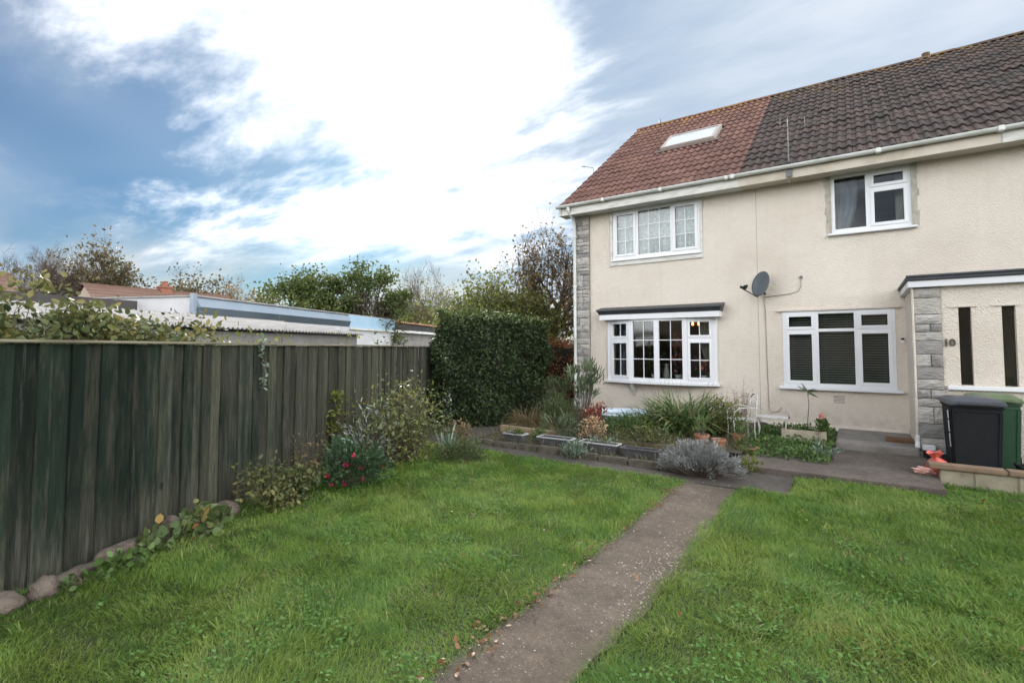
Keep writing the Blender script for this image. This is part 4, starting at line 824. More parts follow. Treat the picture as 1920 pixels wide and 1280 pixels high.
for a, d, sx, sy, sz, rz, sd, lab in ((2.44, 3.66, .13, .10, .075, .2, 1, 'flat pinkish rock in the bottom left corner by the fence'), (2.62, 3.62, .085, .10, .085, 1, 2, 'rounded pinkish rock standing in front of the flat corner rock'),
        (2.86, 3.66, .06, .19, .055, .1, 3, 'long low rock lying along the fence foot, third from the frame corner'), (3.24, 3.70, .08, .25, .075, .0, 4, 'longest mossy rock along the fence foot before the orange leaves'),
        (3.60, 3.66, .09, .11, .12, .5, 5, 'brown upright rock among the orange tinged leaves'), (3.84, 3.66, .08, .10, .11, .2, 7, 'squat rock behind the round leaved clump'), (4.15, 3.60, .07, .17, .10, -.25, 6, 'grey pointed stone slab leaning before the fence shrubs')):
    p = FW(a, d); tag(obj('rock', rock_mesh(sd, sx, sy, sz, .25), M_rock, None, (p.x, p.y, sz*.55), (0, 0, TH+rz)), lab, 'rock', 'rocks along the fence foot')
# ================================================================== beyond the fence
M_asb = pm('pale_corrugated_sheet', [(.20, .19, .18), (.30, .285, .27), (.38, .365, .35)], 2.5, .8, .2, 12); M_gwall = pm('grey_garage_render', [(.18, .17, .16), (.25, .24, .23)], 2, .95, .3, 30)
def corrugated(y0, y1, xa, za, xb, zb, pitch=.15, amp=.025, steps=6, thick=.02):
    n = int((y1-y0)/pitch*steps); vs = []; fs = []
    for o in (0, -thick):
        for x, z in ((xa, za), (xb, zb)):
            for i in range(n+1): y = y0+(y1-y0)*i/n; vs.append((x, y, z+amp*math.sin(2*math.pi*(y-y0)/pitch)+o))
    m = n+1
    for i in range(n): fs += [(i, i+1, m+i+1, m+i), (2*m+i, 3*m+i, 3*m+i+1, 2*m+i+1), (i, 2*m+i, 2*m+i+1, i+1)]
    return MB().add(vs, fs)
g1 = empty('garage_row', FW(4, 9), TH, 'long grey garage with a pale corrugated roof just beyond the fence', 'garage')
MB().box(-5.6, 0, 0, 12.35, -.03, 1.96).build('wall', M_gwall, g1); rr = corrugated(-.1, 12.5, .18, 2.05, -3.05, 2.52).build('roof', M_asb, g1, recalc=False, smooth=True); corrugated(-.1, 12.5, -3.0, 2.535, -5.8, 2.1).build('roof_back', M_asb, g1, recalc=False, smooth=True)
MB().box(-.02, .02, 0, 12.35, 1.961, 2.02).build('dark_eaves', M_dark, g1)
M_fl = pm('light_metal_cladding', [(.20, .25, .30), (.25, .30, .35)], 1.5, .45, 0); M_fd = pm('dark_metal_cladding', [(.075, .10, .125), (.095, .12, .145)], 1.5, .5, 0); M_fb = pm('pale_blue_cladding', [(.28, .42, .55), (.34, .48, .60)], 1.5, .4, 0); M_wwall = pm('white_garage_wall', [(.46, .46, .47), (.55, .55, .56)], 1.5, .9, .1)
g2 = empty('workshop', FW(13.6, 13), TH, 'flat roofed workshop with a two tone grey metal fascia and blue end panel', 'workshop')
MB().box(-6, -.32, 0, 14.5, -.03, 3.198).build('wall', M_wwall, g2); MB().box(-.319, -.02, .01, 14.49, -.03, 2.6).build('front_wall', M_wwall, g2)
MB().prism([(.10, 2.87), (-.12, 3.2), (-.3, 3.2), (-.3, 2.87)], 'y', -.02, 9.24).build('upper_fascia', M_fl, g2); MB().prism([(.10, 2.868), (.0, 2.61), (-.3, 2.61), (-.3, 2.868)], 'y', -.02, 9.24).build('lower_fascia', M_fd, g2)
MB().prism([(.02, 2.57), (-.02, 3.2), (-.3, 3.2), (-.3, 2.57)], 'y', 9.25, 14.5).build('end_panel', M_fb, g2); MB().box(-.1, .1, 9.25, 14.5, 2.47, 2.56).build('gutter', M_gutter, g2)
MB().box(-6.02, -.05, -.05, 14.52, 3.202, 3.25).build('roof', M_asb, g2); MB().box(-.2, -.05, -.15, -.022, 2.6, 3.3).build('corner_cap', M_fl, g2)
g3 = empty('shed', FW(28.5, 13.6), TH, 'grey shed with an orange corrugated roof beside the tall hedge', 'shed')
MB().box(-5, 0, .1, 16, -.03, 2.5).build('wall', M_gwall, g3); corrugated(0, 16.2, .25, 3.16, -3, 3.42, .35, .05).build('roof', pm('orange_corrugated', [(.34, .17, .09), (.45, .27, .17)], 2, .85, .1), g3, recalc=False, smooth=True)
MB().box(-.5, .1, .05, 16, 2.72, 3.05).build('dark_eaves', M_dark, g3); MB().box(-.05, .3, 0, 16, 2.5, 2.66).build('gutter', M_gutter, g3)
M_farroof = pm('far_brown_roof', [(.115, .062, .046), (.15, .085, .062), (.17, .11, .085)], .9, .9, .3, 8, kind='World'); M_farwall = pm('far_pale_wall', [(.34, .27, .22), (.42, .34, .28)], 1, .9, 0); M_brick = pm('far_brick', [(.20, .08, .05), (.28, .12, .08)], 6, .9, .2)
def far_house(loc, rz, L, W, ze, zr, name, lab, chim=None):
    t = empty(name, loc, rz, lab, 'house'); MB().prism([(-W/2, -.03), (W/2, -.03), (W/2, ze), (0, zr-.12), (-W/2, ze)], 'y', 0, L).build('wall', M_farwall, t)
    sl = math.atan2(zr-ze, W/2); n = 12; rf = None
    for s in (-1, 1):
        mb = MB(); 
        for k in range(n):
            u0, u1 = k/n, (k+1)/n+.02; x0_, x1_ = s*(W/2+.3)*(1-u0), s*(W/2+.3)*(1-u1); z0_, z1_ = ze-.18+(zr-ze+.18)*u0, ze-.18+(zr-ze+.18)*u1
            mb.add([(x0_, -.15, z0_+.07), (x0_, L+.15, z0_+.07), (x1_, L+.15, z1_+.02), (x1_, -.15, z1_+.02), (x0_, -.15, z0_), (x0_, L+.15, z0_)], [(0, 1, 2, 3), (4, 5, 1, 0)])
        r_ = mb.build('roof', M_farroof, t); rf = rf or r_
    MB().box(-.12, .12, -.15, L+.15, zr-.02, zr+.08).build('ridge', M_farroof, t)
    if chim:
        y = chim; c = MB().box(-.4, .4, y-.35, y+.35, zr-1.2, zr+.35).build('chimney', M_brick, rf); MB().box(-.46, .46, y-.41, y+.41, zr+.2, zr+.28).build('chimney_course', M_brick, t)
        for s in (-.2, .2): MB().lathe([(.14, 0), (.11, .28), (.13, .3), (.13, .34), (.08, .34)], 12, (s, y, zr+.35)).build('chimney_pot', M_brick, t)
    return t
far_house((-40.7, 10.9, 0), R(3), 9.0, 8.0, 3.2, 5.6, 'bungalow', 'far bungalow with a long brown roof and brick chimney behind the garages', 4.6)
far_house((-36.5, -2.0, 0), R(0), 8.6, 7.5, 3.0, 5.35, 'bungalow', 'far brown roofed bungalow cut by the left edge of the picture')
g4 = empty('flat_roofed_garage', (-18.6, 1.6, 0), R(10.7), 'dark flat roofed garage behind the brambles at the far left', 'garage'); MB().box(-4, -.1, 0, 6.5, -.03, 2.5).build('wall', M_gwall, g4); MB().box(-4.2, .1, -.2, 6.7, 2.5, 3.1).build('roof', pm('dark_roof_felt', [(.045, .04, .04), (.07, .062, .06)], 2, .9, .2, 15), g4)
# ================================================================== trees, hedges, shrubs
M_bark = pm('grey_brown_bark', [(.045, .036, .028), (.085, .07, .055)], 12, .95, .4, 40); M_twig = pm('brown_twig', [(.07, .05, .037), (.12, .09, .07)], 12, .95, 0)
def tree(name, lab, base, H, Wd, gseed, leafn, leafs, mat, bare=0., levels=4, nb=4, trunk=.05, clus=.35, group='trees beyond the fence', low=.25, upw=.35, spread=.85, cat='tree', clumps=0):
    """a tapered trunk with limbs; foliage hung on the outer twigs, fitted to height H and crown width Wd"""
    gg = np.random.default_rng(gseed); S = []; tips = []
    def grow(p, d, L, r, lv):
        n = 4 if lv < 2 else 3; q = p.copy(); dd = d.copy()
        for i in range(n):
            dd = dd+gg.normal(size=3)*(.10 if lv == 0 else .20); dd[2] += .05*upw; dd /= np.linalg.norm(dd); q2 = q+dd*L/n; r2 = r*(1-.5*(i+1)/n) if lv < levels else r*(1-.8*(i+1)/n)
            S.append([*q, *q2, r*(1-.5*i/n), max(r2, .0015)]); q = q2
            if lv >= levels-1: tips.append((q.copy(), lv))
            if lv < levels and (lv > 0 or i >= n*low):
                for _ in range(nb if lv == 0 else (2 if gg.random() < .75 else 1)):
                    ax = gg.normal(size=3); ax -= dd*ax.dot(dd); ax /= np.linalg.norm(ax); nd = dd*(1-spread*.55)+ax*spread*gg.uniform(.7, 1.1); nd[2] += upw*.35; nd /= np.linalg.norm(nd)
                    grow(q, nd, L*gg.uniform(.5, .72), max(r2*.62, .002), lv+1)
    grow(np.zeros(3), np.array([0, 0, 1.]), .55, trunk, 0); S = np.array(S); T = np.array([t[0] for t in tips])
    sz = H/np.percentile(T[:, 2], 99.5); sx = Wd/(np.percentile(T[:, :2], 98)-np.percentile(T[:, :2], 2)); cx = np.median(T[:, 0]), np.median(T[:, 1])
    k = np.array([sx, sx, sz])
    for c in (0, 3): S[:, c:c+3] *= k
    off = np.array([np.median(T[:, 0])*sx, np.median(T[:, 1])*sx]); T = T*k; base = (base[0]-off[0], base[1]-off[1], base[2]); S[:, 6:] *= H*.55; t = empty(name, base, 0, lab, cat, group); big = S[:, 6] > H*.55*trunk*.22
    segs('trunk', S[big], M_bark, t, 6)
    if (~big).any(): segs('branches', S[~big], M_twig, t, 3)
    if clumps:
        C = []
        while len(C) < clumps:
            p = gg.uniform(-1, 1, 3); q = np.linalg.norm(p)
            if .45 < q < 1 and p[2] > -.75: C.append(p*[Wd/2, Wd/2, H*.40]+[0, 0, H*.60])
        C = np.array(C); i = gg.integers(0, clumps, leafn); rr = gg.uniform(.35, .62, clumps)[i][:, None]; P = C[i]+gg.normal(size=(leafn, 3))*rr*[.75, .75, .5]
        segs('limbs', [[0, 0, H*.22, *c, H*.012, .015] for c in C], M_bark, t, 4); leaves('crown', P, leafs, mat, t, gg, .62, rnd=np.clip(gg.random(clumps)[i]*.55+gg.random(leafn)*.45, 0, 1), up=.1)
    elif leafn:
        idx = gg.integers(0, len(T), leafn); P = T[idx]+gg.normal(size=(leafn, 3))*clus; P[:, 2] = np.maximum(P[:, 2], .05)
        shade = np.repeat(gg.random(len(T))[idx][:, None], 1, 1)[:, 0]; leaves('crown', P, leafs, mat, t, gg, .62, rnd=np.clip(shade*.6+gg.random(leafn)*.4, 0, 1), up=.1)
    return t
ML_dark = leafmat('dark_tree_leaf', [(.022, .036, .011), (.052, .070, .018), (.098, .112, .03)], trans=.4); ML_olive = leafmat('olive_tree_leaf', [(.035, .034, .016), (.07, .062, .026), (.12, .085, .035)]); ML_tan = leafmat('tan_leaf', [(.09, .06, .03), (.17, .115, .05), (.24, .17, .07)])
ML_yel = leafmat('yellow_green_leaf', [(.045, .062, .014), (.09, .11, .022), (.16, .15, .035)], trans=.4); ML_brown = leafmat('autumn_brown_leaf', [(.055, .045, .025), (.10, .075, .038), (.15, .10, .045), (.20, .15, .05)])
tree('bushy_tree', 'broad dark green tree, left one of the pair above the workshop roof', (-27.2, 18.1, 0), 6.2, 5.0, 31, 7800, .20, ML_dark, nb=4, levels=3, clumps=46, low=.2)
tree('bushy_tree', 'broad dark green tree, right one of the pair above the workshop roof', (-23.4, 20.5, 0), 6.4, 5.2, 36, 8200, .20, ML_dark, nb=4, levels=3, clumps=50, low=.2)
tree('loose_tree', 'olive brown half bare tree standing behind the far bungalow chimney', (-55.3, 16.6, 0), 10.9, 5.6, 41, 3600, .30, ML_olive, nb=4, clus=.22)
tree('small_tree', 'rounded olive tree right of the bungalow chimney', (-49.5, 20.6, 0), 8.3, 5.4, 43, 3800, .28, ML_olive, nb=4, clus=.22)
tree('small_tree', 'smaller tan tree beside the workshop corner', (-46.6, 22.5, 0), 7.6, 3.8, 44, 2400, .26, ML_tan, nb=4, clus=.2)
tree('small_tree', 'low golden tree between the tan tree and the dark green pair', (-44.4, 24.2, 0), 6.6, 3.0, 45, 2400, .24, ML_tan, nb=4, clus=.18)
tree('bare_tree', 'bare winter tree behind the gap between the far bungalows', (-59.0, 14.6, 0), 9.9, 6.4, 51, 0, 0, None, levels=5, nb=4, trunk=.03)
tree('bare_tree', 'small bare tree right of the leftmost far roof', (-60.5, 11.0, 0), 8.6, 4.6, 52, 0, 0, None, levels=5, nb=4, trunk=.025)
tree('bare_tree', 'bare branching tree between the dark green pair and the hedge', (-31.8, 32.8, 0), 8.9, 5.0, 53, 0, 0, None, levels=4, nb=4, trunk=.03)
tree('leafy_bush', 'pale green bush showing over the orange shed roof', (-31.5, 29.5, 0), 5.6, 8.0, 61, 6000, .24, ML_yel, nb=5, clus=.3, cat='bush', group='bushes behind the hedge', low=.0)
tree('leafy_bush', 'yellow green bush rising behind the left end of the hedge', (-9.5, 12.1, 0), 3.3, 1.9, 62, 9000, .10, ML_yel, nb=5, clus=.24, cat='bush', group='bushes behind the hedge', low=.0)
tree('leafy_bush', 'yellow green bush behind the middle of the hedge top', (-8.9, 12.3, 0), 3.65, 2.2, 63, 9000, .10, ML_yel, nb=5, clus=.24, cat='bush', group='bushes behind the hedge', low=.0)
tree('leafy_bush', 'green bush behind the right end of the hedge top', (-7.9, 12.5, 0), 3.2, 2.0, 64, 8000, .10, ML_yel, nb=5, clus=.24, cat='bush', group='bushes behind the hedge', low=.0)
tree('sapling', 'tall thin sapling with sparse leaves behind the hedge', (-8.6, 13.2, 0), 4.9, 1.1, 71, 260, .13, ML_olive, nb=2, levels=3, clus=.08, trunk=.02, spread=.5, upw=.9, low=.4, group='saplings behind the hedge')
tree('sapling', 'yellow leaved sapling left of the tallest one behind the hedge', (-9.3, 12.6, 0), 4.1, .9, 72, 240, .12, ML_yel, nb=2, levels=3, clus=.07, trunk=.02, spread=.5, upw=.9, low=.4, group='saplings behind the hedge')
tree('sapling', 'thin single shoot rising above the left bush', (-10.6, 12.9, 0), 4.0, .35, 73, 60, .13, ML_dark, nb=1, levels=2, clus=.05, trunk=.015, spread=.3, upw=.9, low=.6, group='saplings behind the hedge')
tree('autumn_tree', 'brown leaved autumn tree close to the house corner', (-7.55, 13.4, 0), 5.6, 2.5, 81, 2600, .105, ML_brown, nb=5, levels=4, clus=.11, trunk=.05, low=.3)
def box_hedge(name, lab, poly, H, n, leafs, mat, seed, group=None, core=.34):
    """clipped hedge: solid dark core that blocks light and a thick skin of leaves over every face"""
    gg = np.random.default_rng(seed); c = np.mean(poly, 0); t = wempty(name, (c[0], c[1], 0), lab, 'hedge', group); poly = np.array(poly, float); m = len(poly)
    inn = c+(poly-c)*(1-core); MB().prism([tuple(p) for p in inn], 'z', .02, H-.2).build('core', M_hedgecore, t)  # solid dark prism added inside to stop light showing through the leaves
    nx = np.roll(poly, -1, 0); ln = np.linalg.norm(nx-poly, axis=1); area = np.r_[ln*H, abs(np.sum(poly[:, 0]*nx[:, 1]-nx[:, 0]*poly[:, 1]))/2]; cnt = (area/area.sum()*n).astype(int); P = []; Nn = []
    for i in range(m):
        u = gg.random(cnt[i]); z = gg.random(cnt[i])*H; e = (nx[i]-poly[i])/ln[i]; nr = np.array([e[1], -e[0]]); p = poly[i]+u[:, None]*(nx[i]-poly[i])
        q = np.minimum(1, np.minimum(u, 1-u)*ln[i]/.16)*np.minimum(1, (H-z)/.40); depth = np.abs(gg.normal(size=cnt[i]))*.06+.13*(1-q)**2.2+.06*np.sin(p[:, 0]*4+z*3.1)*np.sin(p[:, 1]*3.7-z*4.3)+.03*np.sin(p[:, 1]*8-z*7)
        p = p-nr*depth[:, None]; P.append(np.c_[p, z]); Nn.append(np.c_[np.repeat(nr[None], cnt[i], 0), np.full(cnt[i], .3)])
    k = cnt[m]; lo, hi = poly.min(0), poly.max(0); w = gg.random((k*3, m)); w = w**4; w /= w.sum(1)[:, None]; p = (w @ poly)[:k]; P.append(np.c_[p, H-np.abs(gg.normal(size=k))*.05+.05*np.sin(p[:, 0]*7)*np.sin(p[:, 1]*6)]); Nn.append(np.repeat([[0, 0, 1.]], k, 0))
    ns = n//22; w = gg.random((ns, m))**4; w /= w.sum(1)[:, None]; p = w @ (c+(poly-c)*.85); P.append(np.c_[p, H-.04+np.abs(gg.normal(size=ns))*.10*(.4+np.abs(np.sin(p[:, 0]*9)*np.sin(p[:, 1]*7)))]); Nn.append(np.repeat([[0, 0, 1.]], ns, 0))
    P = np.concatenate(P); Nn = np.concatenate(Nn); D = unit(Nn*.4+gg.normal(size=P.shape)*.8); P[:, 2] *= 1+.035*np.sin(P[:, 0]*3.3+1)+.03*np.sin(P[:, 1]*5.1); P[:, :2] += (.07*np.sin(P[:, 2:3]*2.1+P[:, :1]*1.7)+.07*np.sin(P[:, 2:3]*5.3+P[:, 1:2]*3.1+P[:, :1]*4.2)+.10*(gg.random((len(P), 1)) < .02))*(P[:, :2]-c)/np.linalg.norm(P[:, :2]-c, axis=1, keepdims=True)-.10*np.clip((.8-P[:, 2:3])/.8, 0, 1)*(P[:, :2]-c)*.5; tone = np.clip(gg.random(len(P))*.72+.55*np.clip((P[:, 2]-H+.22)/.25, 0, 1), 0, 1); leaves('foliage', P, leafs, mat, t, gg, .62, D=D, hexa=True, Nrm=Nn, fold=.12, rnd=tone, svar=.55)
    return t
M_hedgecore = pm('solid_dark_core', [(.012, .012, .007), (.022, .02, .012)], 20, .95, .5)
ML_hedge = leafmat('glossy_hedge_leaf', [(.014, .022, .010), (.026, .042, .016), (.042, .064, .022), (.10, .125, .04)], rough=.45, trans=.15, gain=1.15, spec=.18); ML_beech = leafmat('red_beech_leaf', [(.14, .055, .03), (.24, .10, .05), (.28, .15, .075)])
box_hedge('clipped_hedge', 'tall clipped dark green hedge at the far end of the fence', [(-7.30, 7.62), (-6.25, 7.86), (-6.06, 8.15), (-6.08, 10.55), (-6.3, 10.8), (-8.2, 10.8), (-8.0, 9.0)], 2.26, 40000, .056, ML_hedge, 91)
box_hedge('beech_hedge', 'rust brown beech hedge glimpsed between the green hedge and the house', [(-7.4, 11.9), (-5.9, 11.9), (-5.9, 12.6), (-7.4, 12.6)], 1.75, 7000, .05, ML_beech, 92)
gt = wempty('side_gate', (-5.75, 11.6, 0), 'dark narrow gate between the beech hedge and the house corner', 'gate')
for k in range(4): MB().box(-5.86+k*.09, -5.78+k*.09, 11.6, 11.625, -.02, 1.7).build('slat', M_black, gt)
for z in (.4, 1.4): MB().box(-5.87, -5.50, 11.626, 11.66, z, z+.08).build('rail', M_black, gt)

# unseen houses and trees added behind the photographer to fill the window reflections
far_house((16.0, -24, 0), R(90), 12, 8, 4.6, 7.4, 'bungalow', 'brown roofed house added behind the camera, mirrored in the front windows', 5)
far_house((3.3, -26, 0), R(90), 20, 8, 4.6, 7.4, 'bungalow', 'long brown roofed house added behind the camera, mirrored in the bow window', 8)
tree('added_tree', 'half bare tree added behind the camera, mirrored in the upper windows', (6.5, -11, 0), 9.5, 6.0, 56, 1600, .2, ML_olive, levels=4, nb=4, trunk=.035, clus=.3, group='trees behind the photographer')
tree('added_tree', 'leafy tree added behind the camera, mirrored in the ground floor window', (-1.5, -15, 0), 9.0, 6.5, 57, 5200, .24, ML_dark, nb=4, levels=3, clumps=60, group='trees behind the photographer')
tree('added_tree', 'bare tree added behind the camera left of the leafy one', (-10.5, -14, 0), 9.0, 6.0, 58, 1200, .2, ML_olive, levels=4, nb=4, trunk=.035, clus=.3, group='trees behind the photographer')
# ================================================================== garden plants
def shrub(name, lab, base, w, d, h, n, leafs, mat, seed, aspect=.5, clusters=22, spread=.11, cat='shrub', group=None, up=.3, stem=None, hexa=True, stemn=1., low=.12, D=None, rz=0, smat=None):
    gg = np.random.default_rng(seed); t = empty(name, base, rz, lab, cat, group); C = []
    while len(C) < clusters:
        p = gg.uniform(-1, 1, 3)
        if p[0]**2+p[1]**2+(p[2] if p[2] > 0 else p[2]*.7)**2 < 1 and gg.random() < .35+np.linalg.norm(p): C.append([p[0]*w/2, p[1]*d/2, h*(low+(1-low)*(p[2]+1)/2)])
    C = np.array(C); C[:, 2] *= gg.uniform(.82, 1.12, len(C)); i = gg.integers(0, clusters, n); P = C[i]+gg.normal(size=(n, 3))*[spread, spread, spread*.8]; P[:, 2] = np.maximum(P[:, 2], .015)
    tone = gg.random(clusters)[i]*.55+gg.random(n)*.45; Dd = None
    if D == 'out': Dd = unit(P-np.array([0, 0, h*.25]))
    if D == 'up': Dd = unit(np.c_[P[:, :2]*1.2, np.full(n, h)])
    leaves('foliage', P, leafs, mat, t, gg, aspect, rnd=tone, up=up, hexa=hexa, D=Dd); S = []
    for c in C[:int(clusters*stemn)]:
        b = np.array([c[0]*.18, c[1]*.18, -.02]); m = b+(c-b)*.55+gg.normal(size=3)*.03*h; S += [[*b, *m, .009*h**.5, .006*h**.5], [*m, *c, .006*h**.5, .002]]
        for _ in range(3): e = c+gg.normal(size=3)*spread*1.1; e[2] = max(e[2], .02); S.append([*c, *e, .0025, .001])
    segs('stems', S, smat or M_twig, t, 4); return t
def straps(name, lab, base, n, L, W, r, mat, seed, bend=1.0, lean=.55, cat='plant', group=None):
    gg = np.random.default_rng(seed); t = empty(name, base, 0, lab, cat, group); a = gg.uniform(0, 6.283, n); q = np.sqrt(gg.random(n))*r; P = np.c_[np.cos(a)*q, np.sin(a)*q, np.full(n, -.01)]
    b = a+gg.normal(size=n)*.7; l = np.abs(gg.normal(size=n))*lean; blades('leaves', P, np.c_[np.cos(b)*l, np.sin(b)*l, np.zeros(n)], L*gg.uniform(.55, 1.1, n), W*gg.uniform(.6, 1.2, n), mat, t, gg, bend, nseg=5); return t
C_ = lambda *c: [tuple(x) for x in c]
ML_fence = leafmat('fence_plant_leaf', C_((.02, .034, .012), (.045, .06, .022), (.085, .09, .03), (.16, .13, .045))); ML_rose = leafmat('rose_leaf', C_((.025, .036, .014), (.05, .062, .024), (.085, .092, .03), (.18, .165, .04)))
ML_silver = leafmat('silver_leaf', C_((.09, .11, .095), (.17, .195, .18), (.27, .29, .28)), trans=.1); ML_fuch = leafmat('fuchsia_leaf', C_((.015, .034, .014), (.03, .06, .026), (.05, .085, .04))); ML_brownd = leafmat('dry_brown_leaf', C_((.06, .042, .022), (.11, .08, .04), (.17, .125, .065)))
ML_ole = leafmat('oleander_leaf', C_((.035, .055, .028), (.075, .10, .052), (.13, .155, .085))); ML_ros = leafmat('rosemary_leaf', C_((.025, .042, .016), (.05, .075, .028), (.10, .095, .045))); ML_strap = leafmat('strap_leaf', C_((.026, .055, .018), (.055, .10, .03), (.095, .145, .045), (.26, .23, .13)), rough=.4)
ML_lav = leafmat('lavender_leaf', C_((.13, .135, .13), (.24, .245, .24), (.35, .355, .355)), trans=.1, gain=1.1); ML_beige = leafmat('beige_dried_leaf', C_((.16, .10, .055), (.28, .19, .11), (.38, .29, .19))); ML_red = leafmat('dark_red_leaf', C_((.10, .022, .014), (.18, .045, .026), (.22, .12, .06)))
ML_weed = leafmat('weed_leaf', C_((.025, .055, .013), (.05, .09, .022), (.09, .14, .04))); ML_sage = leafmat('grey_green_leaf', C_((.06, .085, .06), (.10, .135, .095), (.16, .20, .15))); ML_nast = leafmat('round_leaf', C_((.03, .055, .018), (.06, .09, .03), (.10, .12, .045), (.42, .19, .05)))
ML_pink = leafmat('pink_petal', C_((.26, .01, .02), (.36, .02, .06), (.38, .05, .18)), trans=.2, gain=1.); ML_orange = leafmat('orange_leaf', C_((.30, .12, .03), (.42, .20, .06)))
def at(a, d, z=0): p = FW(a, d, z); return (p.x, p.y, p.z)
fu = shrub('fuchsia_bush', 'low fuchsia bush with pink and red flowers at the lawn edge', at(5.35, 3.0), .75, .6, .52, 1500, .05, ML_fuch, 101, .6, 26, .08, D='out'); gg = np.random.default_rng(7)
P = np.array([[math.cos(t)*.36*r, -abs(math.sin(t))*.34*r-.03, .10+.36*z] for t, r, z in zip(gg.uniform(0, 6.28, 10), gg.uniform(.6, 1.05, 10), gg.random(10))])
for p in P: fl_ = leaves('flower', np.repeat([[0., 0, 0]], 8, 0)+gg.normal(size=(8, 3))*.010, .032, ML_pink, fu, gg, .75, up=-1.2, hexa=True); fl_.location = Matrix.Rotation(.55, 3, 'Z') @ Vector(p)
shrub('rose_bush', 'sprawling brown green rose bush with yellowing tips by the fence', at(6.65, 2.95), .95, 1.6, 1.0, 3000, .055, ML_rose, 102, .55, 80, .13, rz=TH)
shrub('silver_plant', 'silver grey leaved plant between the fuchsia and the rose bush', at(6.1, 3.2), .6, .45, .80, 360, .07, ML_silver, 103, .26, 18, .09, D='out')
shrub('climbing_rose', 'thin climbing rose with yellow green leaves against the fence', at(6.25, 3.68), .28, .12, 1.02, 360, .055, ML_yel, 104, .6, 20, .045, cat='climber', rz=TH)
shrub('low_shrub', 'low tangled brown green plants at the fence foot left of the fuchsia', at(4.65, 3.35), .55, .95, .40, 1500, .05, ML_fence, 105, .55, 30, .08, rz=TH)
shrub('bramble_tangle', 'dry reddish stems leaning out beside the fuchsia', at(5.3, 3.5), .4, .6, .55, 300, .04, ML_brownd, 115, .4, 30, .10, rz=TH)
shrub('round_leaved_plant', 'clump of round leaves with orange tints along the fence rocks', at(3.72, 3.5), .30, .5, .20, 110, .085, ML_nast, 106, .85, 18, .05, rz=TH, up=1.)
shrub('round_leaved_plant', 'small clump of round orange edged leaves left of the larger clump', at(3.36, 3.55), .22, .32, .15, 50, .075, ML_nast, 107, .85, 12, .04, rz=TH, up=1.)
shrub('ground_ivy', 'dark green creeping leaves in front of the first rocks', at(3.0, 3.45), .2, .7, .07, 160, .05, ML_weed, 108, .8, 20, .04, rz=TH, up=1.)
shrub('low_green_shrub', 'rounded blue green plant where the lawn meets the cross path', at(6.75, 2.1), .62, .5, .27, 1500, .05, ML_sage if False else ML_ros, 109, .3, 24, .07, D='out')
shrub('dry_herb', 'dry seed topped herb right of the rose bush before the hedge', at(7.6, 2.45), .55, .4, .46, 650, .045, ML_brownd, 110, .5, 22, .07, up=.6)
straps('iris_clump', 'grey green sword leaves right of the rose bush', at(7.15, 2.45), 22, .5, .03, .08, ML_sage, 111, .5, .35)
gg = np.random.default_rng(70)
def over_fence(a, d, w, dep, h, n, lab, seed, mat=None, leafs=.058): return shrub('bramble', lab, at(a, d), dep, w, h, n, leafs, mat or ML_fence, seed, .62, max(8, int(w*54)), .09, cat='bramble', group='brambles over the fence', rz=TH, low=.70)
over_fence(2.75, 4.40, 1.7, .7, 1.98, 6500, 'dense bramble overhanging the fence top at the left edge', 121)
over_fence(4.05, 4.4, 1.4, .6, 1.86, 3200, 'lower bramble arching over the fence beside the dense one', 122)
over_fence(5.2, 4.3, .5, .35, 1.78, 170, 'small yellow green sprig poking over the fence in front of the grey garage', 123, ML_yel)
over_fence(5.85, 4.2, .3, .3, 1.74, 110, 'sprig above the fence just right of the trailing ivy', 124, ML_yel)
over_fence(7.2, 4.2, .4, .25, 1.72, 90, 'low tuft of yellow leaves over the fence near the blue panel', 125, ML_yel)
over_fence(8.6, 4.2, .5, .25, 1.72, 110, 'reddish sprig over the far part of the fence', 126, ML_rose)
iv = empty('trailing_ivy', at(4.85, 3.82, 1.2), TH, 'thin ivy strand trailing down the front of the fence', 'ivy'); P = np.c_[gg.uniform(.012, .05, 70), np.cumsum(gg.normal(size=70)*.012), np.linspace(.5, -.05, 70)+gg.normal(size=70)*.012]; leaves('leaves', P, .045, ML_sage, iv, gg, .7, hexa=True); segs('stem', np.c_[P[:-1], P[1:], np.full((69, 2), .003)], M_twig, iv)
# --- the bed before the house
shrub('oleander', 'tall oleander with long narrow leaves in front of the downpipe', (-4.42, 8.9, .12), .68, .5, 1.16, 400, .15, ML_ole, 131, .15, 22, .05, D='out', low=.38)
shrub('rosemary', 'green columnar herb bush left of the tall oleander', (-4.86, 8.75, .12), .46, .4, .95, 1900, .05, ML_ros, 132, .2, 30, .07, D='up')
shrub('fern_shrub', 'dull green feathery shrub behind the timber edging', (-4.55, 8.1, .12), .7, .5, .55, 1400, .06, ML_ros, 133, .2, 26, .08, D='up')
straps('dried_grass', 'mound of brown dried grass next to the tall green hedge', (-5.12, 8.05, .12), 420, .5, .008, .28, ML_brownd, 134, 1.6, .8)
straps('dried_grass', 'short brown grass tuft behind the left timber beam', (-4.7, 7.75, .12), 200, .32, .007, .2, ML_brownd, 135, 1.6, .8)
shrub('oleander', 'short oleander spreading behind the second trough', (-3.98, 7.25, .07), .6, .4, .42, 240, .13, ML_ole, 136, .17, 14, .05, D='out')
shrub('red_leaved_plant', 'small plant with dark red leaves left of the blue tub', (-3.9, 8.3, .12), .4, .3, .42, 300, .06, ML_red, 137, .4, 14, .06, D='up')
shrub('dried_flower', 'beige dried flower plant behind the white rimmed trough', (-3.42, 7.25, .07), .42, .3, .42, 360, .045, ML_beige, 138, .5, 16, .06)
